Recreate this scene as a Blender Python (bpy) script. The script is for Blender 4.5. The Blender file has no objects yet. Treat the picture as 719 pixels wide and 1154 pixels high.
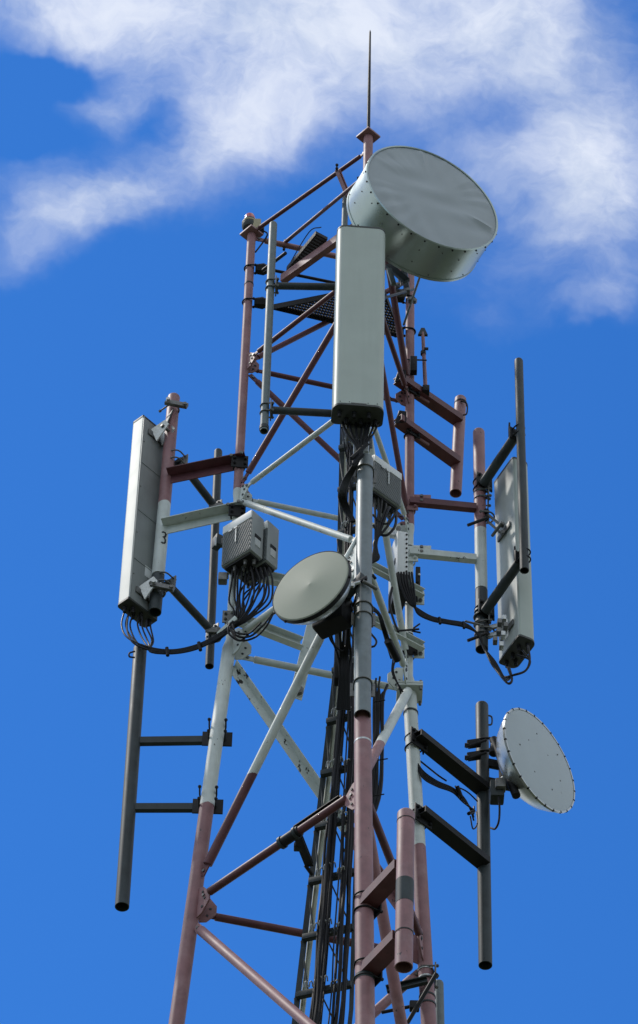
import bpy, bmesh, math, random
from mathutils import Vector, Matrix
random.seed(7)
S = bpy.context.scene
COL = S.collection
V = Vector
PI = math.pi

# ------------------------------------------------------------------ camera
PITCH, ROLL, FPX = 0.8401027, 0.0296295, 4278.97
EYE = V((0, 0, 1.6))
_F = V((0, math.cos(PITCH), math.sin(PITCH)))
_X = V((1, 0, 0)); _U = V((0, -math.sin(PITCH), math.cos(PITCH)))
CR = math.cos(ROLL) * _X + math.sin(ROLL) * _U
CU = -math.sin(ROLL) * _X + math.cos(ROLL) * _U
cam_d = bpy.data.cameras.new('camera'); cam = bpy.data.objects.new('camera', cam_d); COL.objects.link(cam)
cam_d.sensor_fit = 'VERTICAL'; cam_d.sensor_height = 24; cam_d.lens = FPX / 1154 * 24
cam_d.clip_start = 0.1; cam_d.clip_end = 20000
m = Matrix((CR, CU, -_F)).transposed().to_4x4(); m.translation = EYE; cam.matrix_world = m
S.camera = cam

# ------------------------------------------------------------------ world, sun, exposure
SUN_EL, SUN_AZ = math.radians(58), math.radians(-70)      # azimuth measured from +Y towards +X
w = bpy.data.worlds.new('World'); S.world = w; w.use_nodes = True
nt = w.node_tree; N = nt.nodes; L = nt.links; N.clear()
def nd(tree, t, **k):
    n = tree.nodes.new(t)
    for a, b in k.items(): setattr(n, a, b)
    return n
def mth(op, a, b=None, c=None, clamp=False, tree=None):
    tree = next((x.id_data for x in (a, b, c) if hasattr(x, 'id_data')), None) or tree or nt
    n = nd(tree, 'ShaderNodeMath', operation=op, use_clamp=clamp)
    for i, x in enumerate((a, b, c)):
        if x is None: continue
        if isinstance(x, (int, float)): n.inputs[i].default_value = x
        else: tree.links.new(x, n.inputs[i])
    return n.outputs[0]
sky = nd(nt, 'ShaderNodeTexSky', sky_type='NISHITA', sun_disc=False, sun_elevation=SUN_EL, sun_rotation=SUN_AZ,
         altitude=300, air_density=1.0, dust_density=0.2, ozone_density=2.5)
hsv = nd(nt, 'ShaderNodeMixRGB', blend_type='MULTIPLY'); hsv.inputs[0].default_value = 1; hsv.inputs[2].default_value = (.33, 1.0, 1.80, 1)   # deep polarised blue of this sky
L.new(sky.outputs[0], hsv.inputs[1])
tc = nd(nt, 'ShaderNodeTexCoord')
CF = V((0.0, 0.667, 0.745)).normalized(); CE = V((1, 0, 0)); CN = CE.cross(CF).normalized()   # tangent chart of this patch of sky
def dot(v):
    n = nd(nt, 'ShaderNodeVectorMath', operation='DOT_PRODUCT'); n.inputs[1].default_value = v
    L.new(tc.outputs['Generated'], n.inputs[0]); return n.outputs['Value']
df = mth('MAXIMUM', dot(CF), 0.05)
u = mth('DIVIDE', dot(CE), df); v = mth('DIVIDE', dot(CN), df)
cmb = nd(nt, 'ShaderNodeCombineXYZ'); L.new(u, cmb.inputs[0]); L.new(v, cmb.inputs[1])
uv0 = cmb.outputs[0]
def noise(vec, scale, detail=8, rough=.55, col=False, tree=None, off=(0, 0, 0), dist=0, sc=(1, 1, 1), rot=0):
    tree = tree or nt
    mp = nd(tree, 'ShaderNodeMapping'); mp.inputs['Location'].default_value = off; mp.inputs['Scale'].default_value = sc
    mp.inputs['Rotation'].default_value = (0, 0, rot)
    tree.links.new(vec, mp.inputs[0])
    n = nd(tree, 'ShaderNodeTexNoise'); n.inputs['Scale'].default_value = scale; n.inputs['Detail'].default_value = detail
    n.inputs['Roughness'].default_value = rough; n.inputs['Distortion'].default_value = dist
    tree.links.new(mp.outputs[0], n.inputs['Vector'])
    return n.outputs['Color'] if col else n.outputs['Fac']
# warp the chart a little so that cloud edges billow
wn = noise(uv0, 18, 5, .6, col=True)
wv = nd(nt, 'ShaderNodeVectorMath', operation='MULTIPLY_ADD'); L.new(wn, wv.inputs[0])
wv.inputs[1].default_value = (.035, .035, 0); L.new(uv0, wv.inputs[2])
ws = nd(nt, 'ShaderNodeVectorMath', operation='SUBTRACT'); L.new(wv.outputs[0], ws.inputs[0]); ws.inputs[1].default_value = (.0175, .0175, 0)
uvw = ws.outputs[0]
def blob(px, py, a, b, ang, amp, acc):
    mp = nd(nt, 'ShaderNodeMapping', vector_type='TEXTURE')
    mp.inputs['Location'].default_value = ((px - 359.5) / FPX, -(py - 577) / FPX, 0)
    mp.inputs['Rotation'].default_value = (0, 0, math.radians(ang)); mp.inputs['Scale'].default_value = (a / FPX, b / FPX, 1)
    L.new(uvw, mp.inputs[0])
    ln = nd(nt, 'ShaderNodeVectorMath', operation='LENGTH'); L.new(mp.outputs[0], ln.inputs[0])
    mr = nd(nt, 'ShaderNodeMapRange', interpolation_type='SMOOTHERSTEP'); L.new(ln.outputs['Value'], mr.inputs[0])
    mr.inputs[1].default_value = 0; mr.inputs[2].default_value = 1; mr.inputs[3].default_value = amp; mr.inputs[4].default_value = 0
    return mr.outputs[0] if acc is None else mth('ADD', acc, mr.outputs[0])
acc = None
for b_ in [(330, -60, 640, 260, 0, 1.05), (110, 20, 300, 110, -8, .50), (300, 95, 290, 130, 12, .58), (105, 128, 95, 48, 20, .48),
           (70, 262, 200, 66, 22, .56), (190, 200, 240, 105, 18, .50), (20, 230, 160, 95, 0, .36), (620, 90, 230, 190, -20, .72), (590, 215, 190, 120, -10, .50),
           (650, 280, 190, 130, 20, .40), (690, 190, 160, 150, 0, .42), (650, 345, 120, 36, 25, .14), (545, 375, 70, 36, 0, .18), (500, 330, 170, 80, 0, .16), (700, 330, 120, 70, 0, .22), (15, 320, 90, 50, 0, .16),
           (430, 150, 190, 110, 0, .36), (240, 150, 180, 90, 10, .25), (330, 240, 120, 50, 0, .12),
           (35, 90, 95, 46, 0, -.70), (165, 150, 60, 34, 30, -.30), (540, 125, 85, 50, 0, -.24), (440, 235, 110, 45, 10, -.28),
           (15, 180, 80, 34, 0, -.28), (0, 400, 300, 60, 0, -.2)]:
    acc = blob(*b_, acc)
n1 = noise(uvw, 26, 10, .60, off=(3.1, 1.7, 0)); n2 = noise(uvw, 75, 8, .6, off=(.3, .9, 0), sc=(1, 1.9, 1), rot=.35)
nn = mth('ADD', mth('MULTIPLY', mth('SUBTRACT', n1, .5), 1.3), mth('MULTIPLY', mth('SUBTRACT', n2, .5), .55))
n2b = noise(uvw, 190, 8, .62, off=(1.3, .2, 0), sc=(1, 1.4, 1), rot=.3)
nn = mth('ADD', nn, mth('MULTIPLY', mth('SUBTRACT', n2b, .5), .24))
dens = mth('ADD', mth('MULTIPLY', mth('ADD', acc, mth('MULTIPLY', nn, mth('ADD', mth('MINIMUM', acc, 1.0), .12))), 1.0), 0)
cm = nd(nt, 'ShaderNodeMapRange', interpolation_type='SMOOTHSTEP'); L.new(dens, cm.inputs[0])
cm.inputs[1].default_value = .07; cm.inputs[2].default_value = 1.42; cm.inputs[3].default_value = 0; cm.inputs[4].default_value = .90
ccol = nd(nt, 'ShaderNodeMixRGB'); ccol.inputs[1].default_value = (4.7, 5.8, 7.7, 1); ccol.inputs[2].default_value = (8.6, 9.1, 10.1, 1)
n3 = noise(uvw, 22, 6, .6, off=(7, 4, 0))
L.new(mth('MULTIPLY', mth('SUBTRACT', mth('ADD', n3, mth('MULTIPLY', dens, .30)), .42), 2.2, clamp=True), ccol.inputs[0])
# broken bright cloud added outside this patch to whiten the ambient light
gn = noise(tc.outputs['Generated'], 2.6, 6, .6)
reg = nd(nt, 'ShaderNodeMapRange', interpolation_type='SMOOTHSTEP'); L.new(dot(CF), reg.inputs[0])
reg.inputs[1].default_value = .975; reg.inputs[2].default_value = .86; reg.inputs[3].default_value = 0; reg.inputs[4].default_value = 1
wide = mth('MULTIPLY', mth('MULTIPLY', mth('SUBTRACT', gn, .36), 5, clamp=True), reg.outputs[0])
mx = nd(nt, 'ShaderNodeMixRGB'); L.new(cm.outputs[0], mx.inputs[0]); L.new(hsv.outputs[0], mx.inputs[1]); L.new(ccol.outputs[0], mx.inputs[2])
bg = nd(nt, 'ShaderNodeBackground'); bg.inputs['Strength'].default_value = 0.1; mx2 = nd(nt, 'ShaderNodeMixRGB'); L.new(wide, mx2.inputs[0]); L.new(mx.outputs[0], mx2.inputs[1]); mx2.inputs[2].default_value = (9.6, 10.1, 9.9, 1)
L.new(mx2.outputs[0], bg.inputs['Color'])
wo = nd(nt, 'ShaderNodeOutputWorld'); L.new(bg.outputs[0], wo.inputs[0])

sd = bpy.data.lights.new('sun', 'SUN'); so = bpy.data.objects.new('sun', sd); COL.objects.link(so)
sd.energy = 2.5; sd.angle = math.radians(4); sd.color = (1, .95, .88)
sdir = V((math.sin(SUN_AZ) * math.cos(SUN_EL), math.cos(SUN_AZ) * math.cos(SUN_EL), math.sin(SUN_EL)))
so.rotation_euler = sdir.to_track_quat('Z', 'Y').to_euler(); so.location = (-20, 10, 60)
S.view_settings.view_transform = 'Standard'; S.view_settings.look = 'None'; S.view_settings.gamma = 1
S.view_settings.exposure = 0.0
S.render.engine = 'CYCLES'

# ------------------------------------------------------------------ survey: pixel + known depth -> point
def ray(px, py): return _F + CR * ((px - 359.5) / FPX) - CU * ((py - 577) / FPX)
def P(px, py, Y): d = ray(px, py); return EYE + d * (Y / d.y)
def PZ(px, py, Z): d = ray(px, py); return EYE + d * ((Z - EYE.z) / d.z)
def pix(p):
    q = p - EYE; z = q.dot(_F); return (359.5 + FPX * q.dot(CR) / z, 577 - FPX * q.dot(CU) / z)
TC = (0.1126131, 16.787108); PSI = -0.290041; R0 = 1.2 / math.sqrt(3)
ZL = [23.590286, 22.081866, 20.698285, 19.237845, 17.010886]
SL = (0.8349658 - R0) / (ZL[3] - ZL[4])
ANG = {'A': PSI + PI, 'B': PSI + PI + 2 * PI / 3, 'C': PSI + PI + 4 * PI / 3}
def RZ(z): return R0 if z > ZL[3] else R0 + SL * (ZL[3] - z)
def LEG(k, z): r = RZ(z); return V((TC[0] + r * math.cos(ANG[k]), TC[1] + r * math.sin(ANG[k]), z))
def legy(k, py):                      # height on a leg that shows at picture row py
    lo, hi = 0.0, 26.0
    for _ in range(40):
        mid = (lo + hi) / 2
        if pix(LEG(k, mid))[1] > py: lo = mid
        else: hi = mid
    return (lo + hi) / 2
def LP(k, py): return LEG(k, legy(k, py))
def OUT(k): return V((math.cos(ANG[k]), math.sin(ANG[k]), 0))

# ------------------------------------------------------------------ materials
def mat(name, col, rough=.5, metal=0, var=.12, vscale=9, bump=.05, bscale=14, chips=None, col2=None, bands=None, streak=0, spec=.5):
    M = bpy.data.materials.new(name); M.use_nodes = True; t = M.node_tree; t.nodes.clear()
    out = nd(t, 'ShaderNodeOutputMaterial'); b = nd(t, 'ShaderNodeBsdfPrincipled'); t.links.new(b.outputs[0], out.inputs[0])
    g = nd(t, 'ShaderNodeNewGeometry'); pos = g.outputs['Position']
    b.inputs['Roughness'].default_value = rough; b.inputs['Metallic'].default_value = metal
    b.inputs['Specular IOR Level'].default_value = spec
    def mix(f, a, c):
        n = nd(t, 'ShaderNodeMixRGB'); 
        if isinstance(f, float): n.inputs[0].default_value = f
        else: t.links.new(f, n.inputs[0])
        for i, x in ((1, a), (2, c)):
            if isinstance(x, tuple): n.inputs[i].default_value = (*x, 1)
            else: t.links.new(x, n.inputs[i])
        return n.outputs[0]
    n0 = noise(pos, vscale, 7, .6, tree=t)
    f0 = mth('MULTIPLY', mth('SUBTRACT', n0, .3), 2.2, clamp=True, tree=t)
    dk = lambda c, k: tuple(x * k for x in c)
    base = mix(f0, dk(col, 1 - var), dk(col, 1 + var))
    if col2 and bands:
        f2 = mth('MULTIPLY', mth('SUBTRACT', noise(pos, vscale * .7, 5, .65, tree=t, off=(5, 2, 1)), .50), 3.2, clamp=True)
        base = mix(f2, base, col2); col2 = None
    if bands:                          # alternating aviation paint bands by height
        cw = bands['white']
        white = mix(f0, dk(cw, 1 - var * .6), dk(cw, 1 + var * .5))
        sp = nd(t, 'ShaderNodeSeparateXYZ'); t.links.new(pos, sp.inputs[0])
        z = mth('ADD', sp.outputs[2], mth('MULTIPLY', mth('SUBTRACT', noise(pos, 14, 3, tree=t), .5), .04, tree=t), tree=t)
        ph = mth('DIVIDE', mth('SUBTRACT', z, bands['z0'], tree=t), bands['h'], tree=t)
        fl = mth('FLOORED_MODULO', ph, 2.0, tree=t)
        iswhite = mth('MULTIPLY', mth('LESS_THAN', fl, 1.0, tree=t), mth('LESS_THAN', z, bands['top'], tree=t), tree=t)
        base = mix(iswhite, base, white)
    if col2:
        f2 = mth('MULTIPLY', mth('SUBTRACT', noise(pos, vscale * .45, 5, .65, tree=t, off=(5, 2, 1)), .52), 6, clamp=True, tree=t)
        base = mix(f2, base, col2)
    if streak:
        st = noise(pos, 22, 4, .6, tree=t, sc=(1, 1, .06))
        base = mix(mth('MULTIPLY', mth('SUBTRACT', st, .45), streak * 4, clamp=True, tree=t), base, dk(col, .55))
    ro = mth('ADD', mth('MULTIPLY', n0, .25, tree=t), rough - .12, tree=t)
    if chips:
        cs, thr, cc = chips
        c1 = noise(pos, cs, 5, .65, tree=t, off=(9, 9, 9), sc=(1, 1, .55)); c2 = noise(pos, cs * .18, 2, .5, tree=t, off=(1, 9, 4))
        cf = mth('MULTIPLY', mth('SUBTRACT', mth('ADD', c1, mth('MULTIPLY', mth('SUBTRACT', c2, .5), .5, tree=t), tree=t), thr), 40, clamp=True, tree=t)
        base = mix(cf, base, cc)
    t.links.new(base, b.inputs['Base Color']); t.links.new(ro, b.inputs['Roughness'])
    if bump:
        bn = nd(t, 'ShaderNodeBump'); bn.inputs['Strength'].default_value = bump * .5; bn.inputs['Distance'].default_value = .004
        t.links.new(noise(pos, bscale, 5, .6, tree=t), bn.inputs['Height']); t.links.new(bn.outputs[0], b.inputs['Normal'])
    return M
ZHI = legy('A', 553); ZLO = legy('A', 909)
BH = ZHI - ZLO
BAND = dict(white=(.60, .645, .62), z0=ZLO, h=BH, top=ZHI + .02)
RED = (.265, .130, .138)
MT = {
 'paint': mat('banded_red_and_white_paint', RED, .55, bands=BAND, col2=(.36, .21, .215), var=.25, chips=(48, .72, (.035, .03, .03)), bump=.12, streak=.10),
 'deep': mat('banded_brace_paint_with_shade', (.115, .036, .044), .55, bands=BAND, col2=(.155, .062, .072), var=.25, chips=(48, .70, (.03, .025, .025)), bump=.12, streak=.10),  # braces less faded than the legs, darkened further for their shaded undersides
 'peel': mat('peeling_banded_paint', RED, .6, bands=BAND, var=.2, chips=(34, .60, (.02, .018, .018)), bump=.2),
 'red': mat('faded_red_paint', RED, .55, col2=(.32, .19, .205), var=.25, chips=(48, .695, (.03, .028, .03)), bump=.12, streak=.12),
 'white': mat('white_paint', (.58, .63, .60), .5, var=.1, chips=(55, .74, (.07, .06, .05)), bump=.08, streak=.1),
 'galv': mat('galvanised_steel', (.125, .155, .16), .55, metal=.2, var=.25, vscale=22, bump=.06, bscale=120, streak=.12),
 'galvpale': mat('pale_galvanised_steel', (.17, .20, .21), .5, metal=.3, var=.2, vscale=16, bump=.06, bscale=120, streak=.15),
 'dark': mat('dark_painted_steel', (.042, .052, .056), .55, metal=.0, spec=.3, var=.4, vscale=7, bump=.08, streak=.25),
 'black': mat('blackened_steel', (.014, .014, .016), .55, var=.3, bump=.06, spec=.25),
 'bolt': mat('steel_hardware', (.16, .16, .155), .45, metal=.6, var=.35, vscale=60, bump=.1),
 'bright': mat('bright_zinc_hardware', (.50, .52, .52), .35, metal=.5, var=.25, vscale=60, bump=.1),
 'cable': mat('black_rubber', (.008, .008, .010), .5, var=.3, vscale=30, bump=.0, spec=.22),
 'cream': mat('cream_feeder_jacket', (.50, .52, .40), .5, var=.1),
 'panel': mat('grey_green_radome', (.395, .445, .40), .42, var=.06, vscale=4, bump=.01, bscale=40, streak=.10),
 'panelback': mat('weathered_aluminium_back', (.27, .29, .285), .45, metal=.3, var=.12, vscale=5, bump=.03, streak=.22),
 'panelside': mat('pale_panel_side', (.50, .53, .50), .45, var=.06, vscale=5, bump=.02, streak=.05),
 'panelcap': mat('dark_panel_end_cap', (.035, .04, .038), .5, var=.2, bump=.03),
 'fabric': mat('grey_radome_fabric', (.37, .405, .43), .7, var=.05, vscale=5, bump=.05, bscale=300),
 'shroud': mat('painted_shroud', (.36, .42, .40), .30, metal=.85, var=.06, vscale=5, bump=.02, streak=.05),
 'dishface': mat('cream_grey_radome', (.35, .372, .295), .6, var=.06, vscale=6, bump=.02),
 'dishwhite': mat('pale_grey_radome', (.43, .48, .50), .5, var=.05, vscale=6, bump=.02, chips=(30, .76, (.2, .2, .18))),
 'bowl': mat('spun_aluminium_bowl', (.48, .50, .49), .28, metal=.55, var=.1, vscale=6, bump=.03),
 'fins': mat('dark_heat_sink', (.135, .15, .15), .5, var=.1, vscale=8, bump=.03),
 'radio': mat('radio_housing', (.36, .385, .39), .5, var=.07, vscale=8, bump=.03),
 'radiolight': mat('radio_light_cover', (.72, .74, .74), .5, var=.06, vscale=8, bump=.03),
 'grate': mat('rusty_dark_grating', (.02, .018, .02), .7, var=.3, bump=.1),
 'yellow': mat('weathered_yellow_cast', (.36, .32, .2), .6, var=.2, bump=.1),
 'mark': mat('black_stencil_paint', (.015, .015, .015), .6, var=.1, bump=0),
 'label': mat('pale_sticker', (.62, .64, .64), .4, var=.05, bump=0),
}
lens = bpy.data.materials.new('red_glass_lens'); lens.use_nodes = True
b = lens.node_tree.nodes['Principled BSDF']; b.inputs['Base Color'].default_value = (.42, .03, .03, 1); b.inputs['Roughness'].default_value = .2
b.inputs['Coat Weight'].default_value = .4
MT['lens'] = lens

# ------------------------------------------------------------------ mesh builder
def frame(d, hint=None):
    d = d.normalized(); h = hint or (V((0, 0, 1)) if abs(d.z) < .9 else V((0, 1, 0)))
    a = d.cross(h).normalized(); return a, d.cross(a).normalized() * -1   # side, up-ish
class MB:
    def __init__(s): s.bm = bmesh.new(); s.mats = []
    def mi(s, m):
        if m not in s.mats: s.mats.append(m)
        return s.mats.index(m)
    def ring(s, c, a, b, r, n): return [s.bm.verts.new(c + a * (r * math.cos(2*PI*i/n)) + b * (r * math.sin(2*PI*i/n))) for i in range(n)]
    def skin(s, r0, r1, m, smooth=True):
        n = len(r0)
        for i in range(n):
            f = s.bm.faces.new((r0[i], r0[(i+1) % n], r1[(i+1) % n], r1[i])); f.material_index = m; f.smooth = smooth
    def cap(s, r, m): 
        f = s.bm.faces.new(r); f.material_index = m
    def lathe(s, o, d, prof, m, n=20, capa=False, capb=False, smooth=True, hint=None):
        """prof: list of (distance along d, radius); sharp where repeated"""
        mi = s.mi(m); a, b = frame(d, hint); d = d.normalized(); prev = None; first = None
        for (t, r) in prof:
            rg = s.ring(o + d * t, a, b, max(r, 1e-4), n)
            if prev: s.skin(prev, rg, mi, smooth)
            else: first = rg
            prev = rg
        if capa: s.cap(first, mi)
        if capb: s.cap(prev, mi)
    def tube(s, p, q, r, m, r2=None, n=16):
        d = q - p; l = d.length; r2 = r2 or r
        s.lathe(p, d, [(0, r*.9), (.1*r, r), (l - .1*r2, r2), (l, r2*.9)], m, n, True, True)
    def pipe(s, top, bot, r, m, n=24, wall=.006, open_top=False, deep=.25, mi2=None):
        """capped top, hollow open bottom"""
        d = bot - top; l = d.length
        prof = [(.0, r * .86), (.008, r * .97), (.014, r), (l, r), (l, r - wall), (l - deep, r - wall)]
        if open_top: prof = [(deep, r - wall), (0, r - wall), (0, r), (l, r), (l, r - wall), (l - deep, r - wall)]
        s.lathe(top, d, prof, m, n, True, True)
    def path(s, pts, r, m, n=8, sub=6, closed=False):
        mi = s.mi(m)
        if sub > 1 and len(pts) > 2:
            q = []
            pp = [pts[0] * 2 - pts[1]] + pts + [pts[-1] * 2 - pts[-2]]
            for i in range(1, len(pp) - 2):
                for k in range(sub):
                    t = k / sub; p0, p1, p2, p3 = pp[i-1:i+3]
                    q.append(.5 * ((2*p1) + (p2-p0)*t + (2*p0-5*p1+4*p2-p3)*t*t + (3*p1-p0-3*p2+p3)*t**3))
            q.append(pts[-1]); pts = q
        prev = None; a = None
        for i, p in enumerate(pts):
            d = (pts[min(i+1, len(pts)-1)] - pts[max(i-1, 0)]).normalized()
            if a is None: a, b = frame(d)
            a = (a - d * a.dot(d)).normalized(); b = d.cross(a)
            rr = r[min(i * len(r) // len(pts), len(r)-1)] if isinstance(r, list) else r
            rg = s.ring(p, a, b, rr, n)
            if prev: s.skin(prev, rg, mi)
            else: s.cap(rg, mi)
            prev = rg
        s.cap(prev, mi)
    def box(s, c, ax, ay, az, sx, sy, sz, m, bev=.0):
        mi = s.mi(m); vs = []
        for x in (-1, 1):
            for y in (-1, 1):
                for z in (-1, 1): vs.append(s.bm.verts.new(c + ax*(x*sx/2) + ay*(y*sy/2) + az*(z*sz/2)))
        fs = []
        for q in ((0,1,3,2), (4,6,7,5), (0,4,5,1), (2,3,7,6), (0,2,6,4), (1,5,7,3)):
            f = s.bm.faces.new([vs[i] for i in q]); f.material_index = mi; fs.append(f)
        if bev:
            es = list({e for f in fs for e in f.edges})
            r = bmesh.ops.bevel(s.bm, geom=es, offset=bev, segments=2, affect='EDGES', profile=.6)
            for f in r['faces']: f.material_index = mi; f.smooth = True
    def prism(s, pts, d, m, bev=0):
        """polygon pts extruded by vector d"""
        mi = s.mi(m); a = [s.bm.verts.new(p) for p in pts]; b = [s.bm.verts.new(p + d) for p in pts]; n = len(pts)
        s.bm.faces.new(a).material_index = mi; s.bm.faces.new(b[::-1]).material_index = mi
        for i in range(n): s.bm.faces.new((a[i], b[i], b[(i+1) % n], a[(i+1) % n])).material_index = mi
    def channel(s, p, q, side, h, w, m, t=.007):
        """C section from p to q; web vertical, flanges towards side"""
        d = (q - p).normalized(); u = V((0, 0, 1)); u = (u - d*u.dot(d)).normalized(); sd = (side - d*side.dot(d)); sd = (sd - u*sd.dot(u)).normalized()
        pr = [(0, h/2), (w, h/2), (w, h/2 - t), (t, h/2 - t), (t, -h/2 + t), (w, -h/2 + t), (w, -h/2), (0, -h/2)]
        s.prism([p + sd*x + u*y for x, y in pr], q - p, m)
    def angle(s, p, q, side, up, w, m, t=.006):
        d = (q-p).normalized(); a = (side - d*side.dot(d)).normalized(); u = (up - d*up.dot(d)); u = (u - a*u.dot(a)).normalized()
        pr = [(0, 0), (w, 0), (w, t), (t, t), (t, w), (0, w)]
        s.prism([p + a*x + u*y for x, y in pr], q - p, m)
    def ubolt(s, c, axis, r, out, m, th=.006, ext=.05):
        """round bolt round a pipe at c, open towards 'out'"""
        axis = axis.normalized(); o = (out - axis*out.dot(axis)).normalized(); sd = axis.cross(o)
        R = r + th * .8; pts = [c + o*ext + sd*R]
        for i in range(13):
            a = PI * i / 12; pts.append(c + sd*(R*math.cos(a)) - o*(R*math.sin(a)))
        pts.append(c + o*ext - sd*R)
        s.path(pts, th, m, 8, 1)
        for k in (1, -1): s.hexa(c + o*(ext - .016) + sd*(R*k), o, .011, .012, m)
    def hexa(s, c, d, r, h, m): s.lathe(c, d, [(0, r), (h, r)], m, 6, True, True, smooth=False)
    def band(s, c, axis, r, h, m, th=.004):
        s.lathe(c - axis.normalized()*h/2, axis, [(0, r), (0, r+th), (h, r+th), (h, r)], m, 24)
    def build(s, name, root=None, parent=None):
        if root is not None and name in SPLIT:
            lab = {}; isl = []; pad_ = {'connector': .002, 'cable_clip': .004}.get(name, .012)
            for v0 in s.bm.verts:
                if v0 in lab: continue
                st = [v0]; lab[v0] = len(isl); vs = []
                while st:
                    q = st.pop(); vs.append(q)
                    for e in q.link_edges:
                        o = e.other_vert(q)
                        if o not in lab: lab[o] = len(isl); st.append(o)
                isl.append(vs)
            bb = [([min(v.co[i] for v in vs) - pad_ for i in range(3)], [max(v.co[i] for v in vs) + pad_ for i in range(3)]) for vs in isl]
            par = list(range(len(isl)))
            def fd(i):
                while par[i] != i: i = par[i]
                return i
            for i in range(len(isl)):
                for j in range(i):
                    if all(bb[i][0][k] < bb[j][1][k] and bb[j][0][k] < bb[i][1][k] for k in range(3)): par[fd(i)] = fd(j)
            gr = {}
            for i in range(len(isl)): gr.setdefault(fd(i), set()).update(isl[i])
            if len(gr) > 1:
                last = None
                for g_ in gr.values():
                    m2 = MB(); m2.mats = list(s.mats); mp = {q: m2.bm.verts.new(q.co) for q in g_}
                    for f in s.bm.faces:
                        if f.verts[0] in g_:
                            nf = m2.bm.faces.new([mp[q] for q in f.verts]); nf.material_index = f.material_index; nf.smooth = f.smooth
                    last = m2.build(name, root, parent)
                s.bm.free(); return last
        me = bpy.data.meshes.new(name)
        bmesh.ops.recalc_face_normals(s.bm, faces=s.bm.faces[:])
        if root is not None:
            for vv in s.bm.verts: vv.co -= ROOTS[root.name]
        s.bm.to_mesh(me); s.bm.free()
        for k in s.mats: me.materials.append(MT[k])
        try: me.set_sharp_from_angle(angle=math.radians(38))
        except Exception: pass
        o = bpy.data.objects.new(name, me); COL.objects.link(o); o.parent = parent or root
        return o
ROOTS = {}
SPLIT = {'clamp', 'mounting_bracket', 'grey_band', 'platform_clamp', 'cap_plate', 'leg_strap', 'cable_tie', 'cable_clip', 'flange', 'handrail', 'tie_rod', 'dish_mount', 'rail_post', 'fittings', 'end_cap', 'bracket', 'step_rack', 'hanger', 'connector', 'side_label', 'markings'}
def tag(o, label, cat, group=None):
    o['label'] = label; o['category'] = cat
    if group: o['group'] = group
def thing(name, label, cat, loc, group=None):
    o = bpy.data.objects.new(name, None); COL.objects.link(o); o.location = loc; o.empty_display_size = .1
    ROOTS[o.name] = V(loc); tag(o, label, cat, group); return o
UP = V((0, 0, 1)); EX = V((1, 0, 0)); EY = V((0, 1, 0))

# ------------------------------------------------------------------ ground (below the picture) 
mb = MB(); G = 3000; n = 24
MT['grass'] = mat('dry_grass_ground', (.055, .065, .03), .9, var=.35, vscale=.4, bump=.3, bscale=3)
MT['concrete'] = mat('concrete', (.33, .32, .30), .85, var=.15, vscale=2, bump=.15, bscale=12)
for i in range(-n//2, n//2):
    for j in range(-n//2, n//2):
        a = G/(n/2)
        q = [mb.bm.verts.new((x, y, 0)) for x, y in ((i*a, j*a), ((i+1)*a, j*a), ((i+1)*a, (j+1)*a), (i*a, (j+1)*a))]
        mb.bm.faces.new(q).material_index = mb.mi('grass')
bmesh.ops.remove_doubles(mb.bm, verts=mb.bm.verts[:], dist=.01)
g = mb.build('ground'); g['kind'] = 'structure'
mb = MB()
mb.box(V((TC[0], TC[1], .1)), EX, EY, UP, 5.5, 5.5, .22, 'concrete', .03)
f_ = mb.build('foundation_slab'); f_['kind'] = 'structure'

# ------------------------------------------------------------------ lattice tower
tower = thing('lattice_tower', 'tall three legged red and white steel lattice tower under all the antennas', 'tower', (TC[0], TC[1], .2))
ztop = {'A': legy('A', 265), 'B': legy('B', 155), 'C': ZL[0] + .10}
levels = ZL[:]
z = ZL[4]
while z > 3.2:
    z -= (2.35 + (17 - z) * .06); levels.append(max(z, .25))
if levels[-1] > .3: levels.append(.25)
def legr(z):
    return .0305 if z > ZL[2] else (.026 if z > ZL[3] + .02 else .0445 + (ZL[3] - z) * .0009)
RB = {'A': 1.0, 'B': 1.06, 'C': 1.0}
for k in 'ABC':
    mb = MB(); c = LEG(k, ztop[k])
    zs = [ztop[k], ZL[2] + .001, ZL[2] - .04, ZL[3] + .05, ZL[3] - .03] + levels[4:]
    rs = [.0315 if k != 'B' else .034, .0315, .0265, .0265, .044] + [legr(q) for q in levels[4:]]
    if k == 'C': rs[1] = .0335; rs[2] = .0285
    if k == 'B': rs[2] = .036; rs[3] = .038; rs[4] = .047; rs[5:] = [r * 1.13 for r in rs[5:]]
    mi = mb.mi('paint'); prev = None
    for q, r in zip(zs, rs):
        rg = mb.ring(LEG(k, q), EX, EY, r, 28)
        if prev: mb.skin(rg, prev, mi)
        else: mb.cap(rg, mi)
        prev = rg
    mb.cap(prev[::-1], mi)
    lg = mb.build('leg', tower)
    # bolted flange pairs where two lengths of leg meet
    mb = MB()
    for q in [ZL[3] - .10] + levels[6::2]:
        p = LEG(k, q); r = legr(q) * 1.1; s_ = r + .035
        mb.box(p, EX, EY, UP, 2*s_, 2*s_, .018, 'paint', .003); mb.box(p + UP*.021, EX, EY, UP, 2*s_, 2*s_, .018, 'paint', .003)
        for x in (-1, 1):
            for y in (-1, 1): mb.hexa(p + V((x*(s_-.014), y*(s_-.014), -.035)), UP, .01, .08, 'bolt')
    if k == 'C': mb.build('flange', tower, lg)
    else: mb.bm.free()
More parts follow.
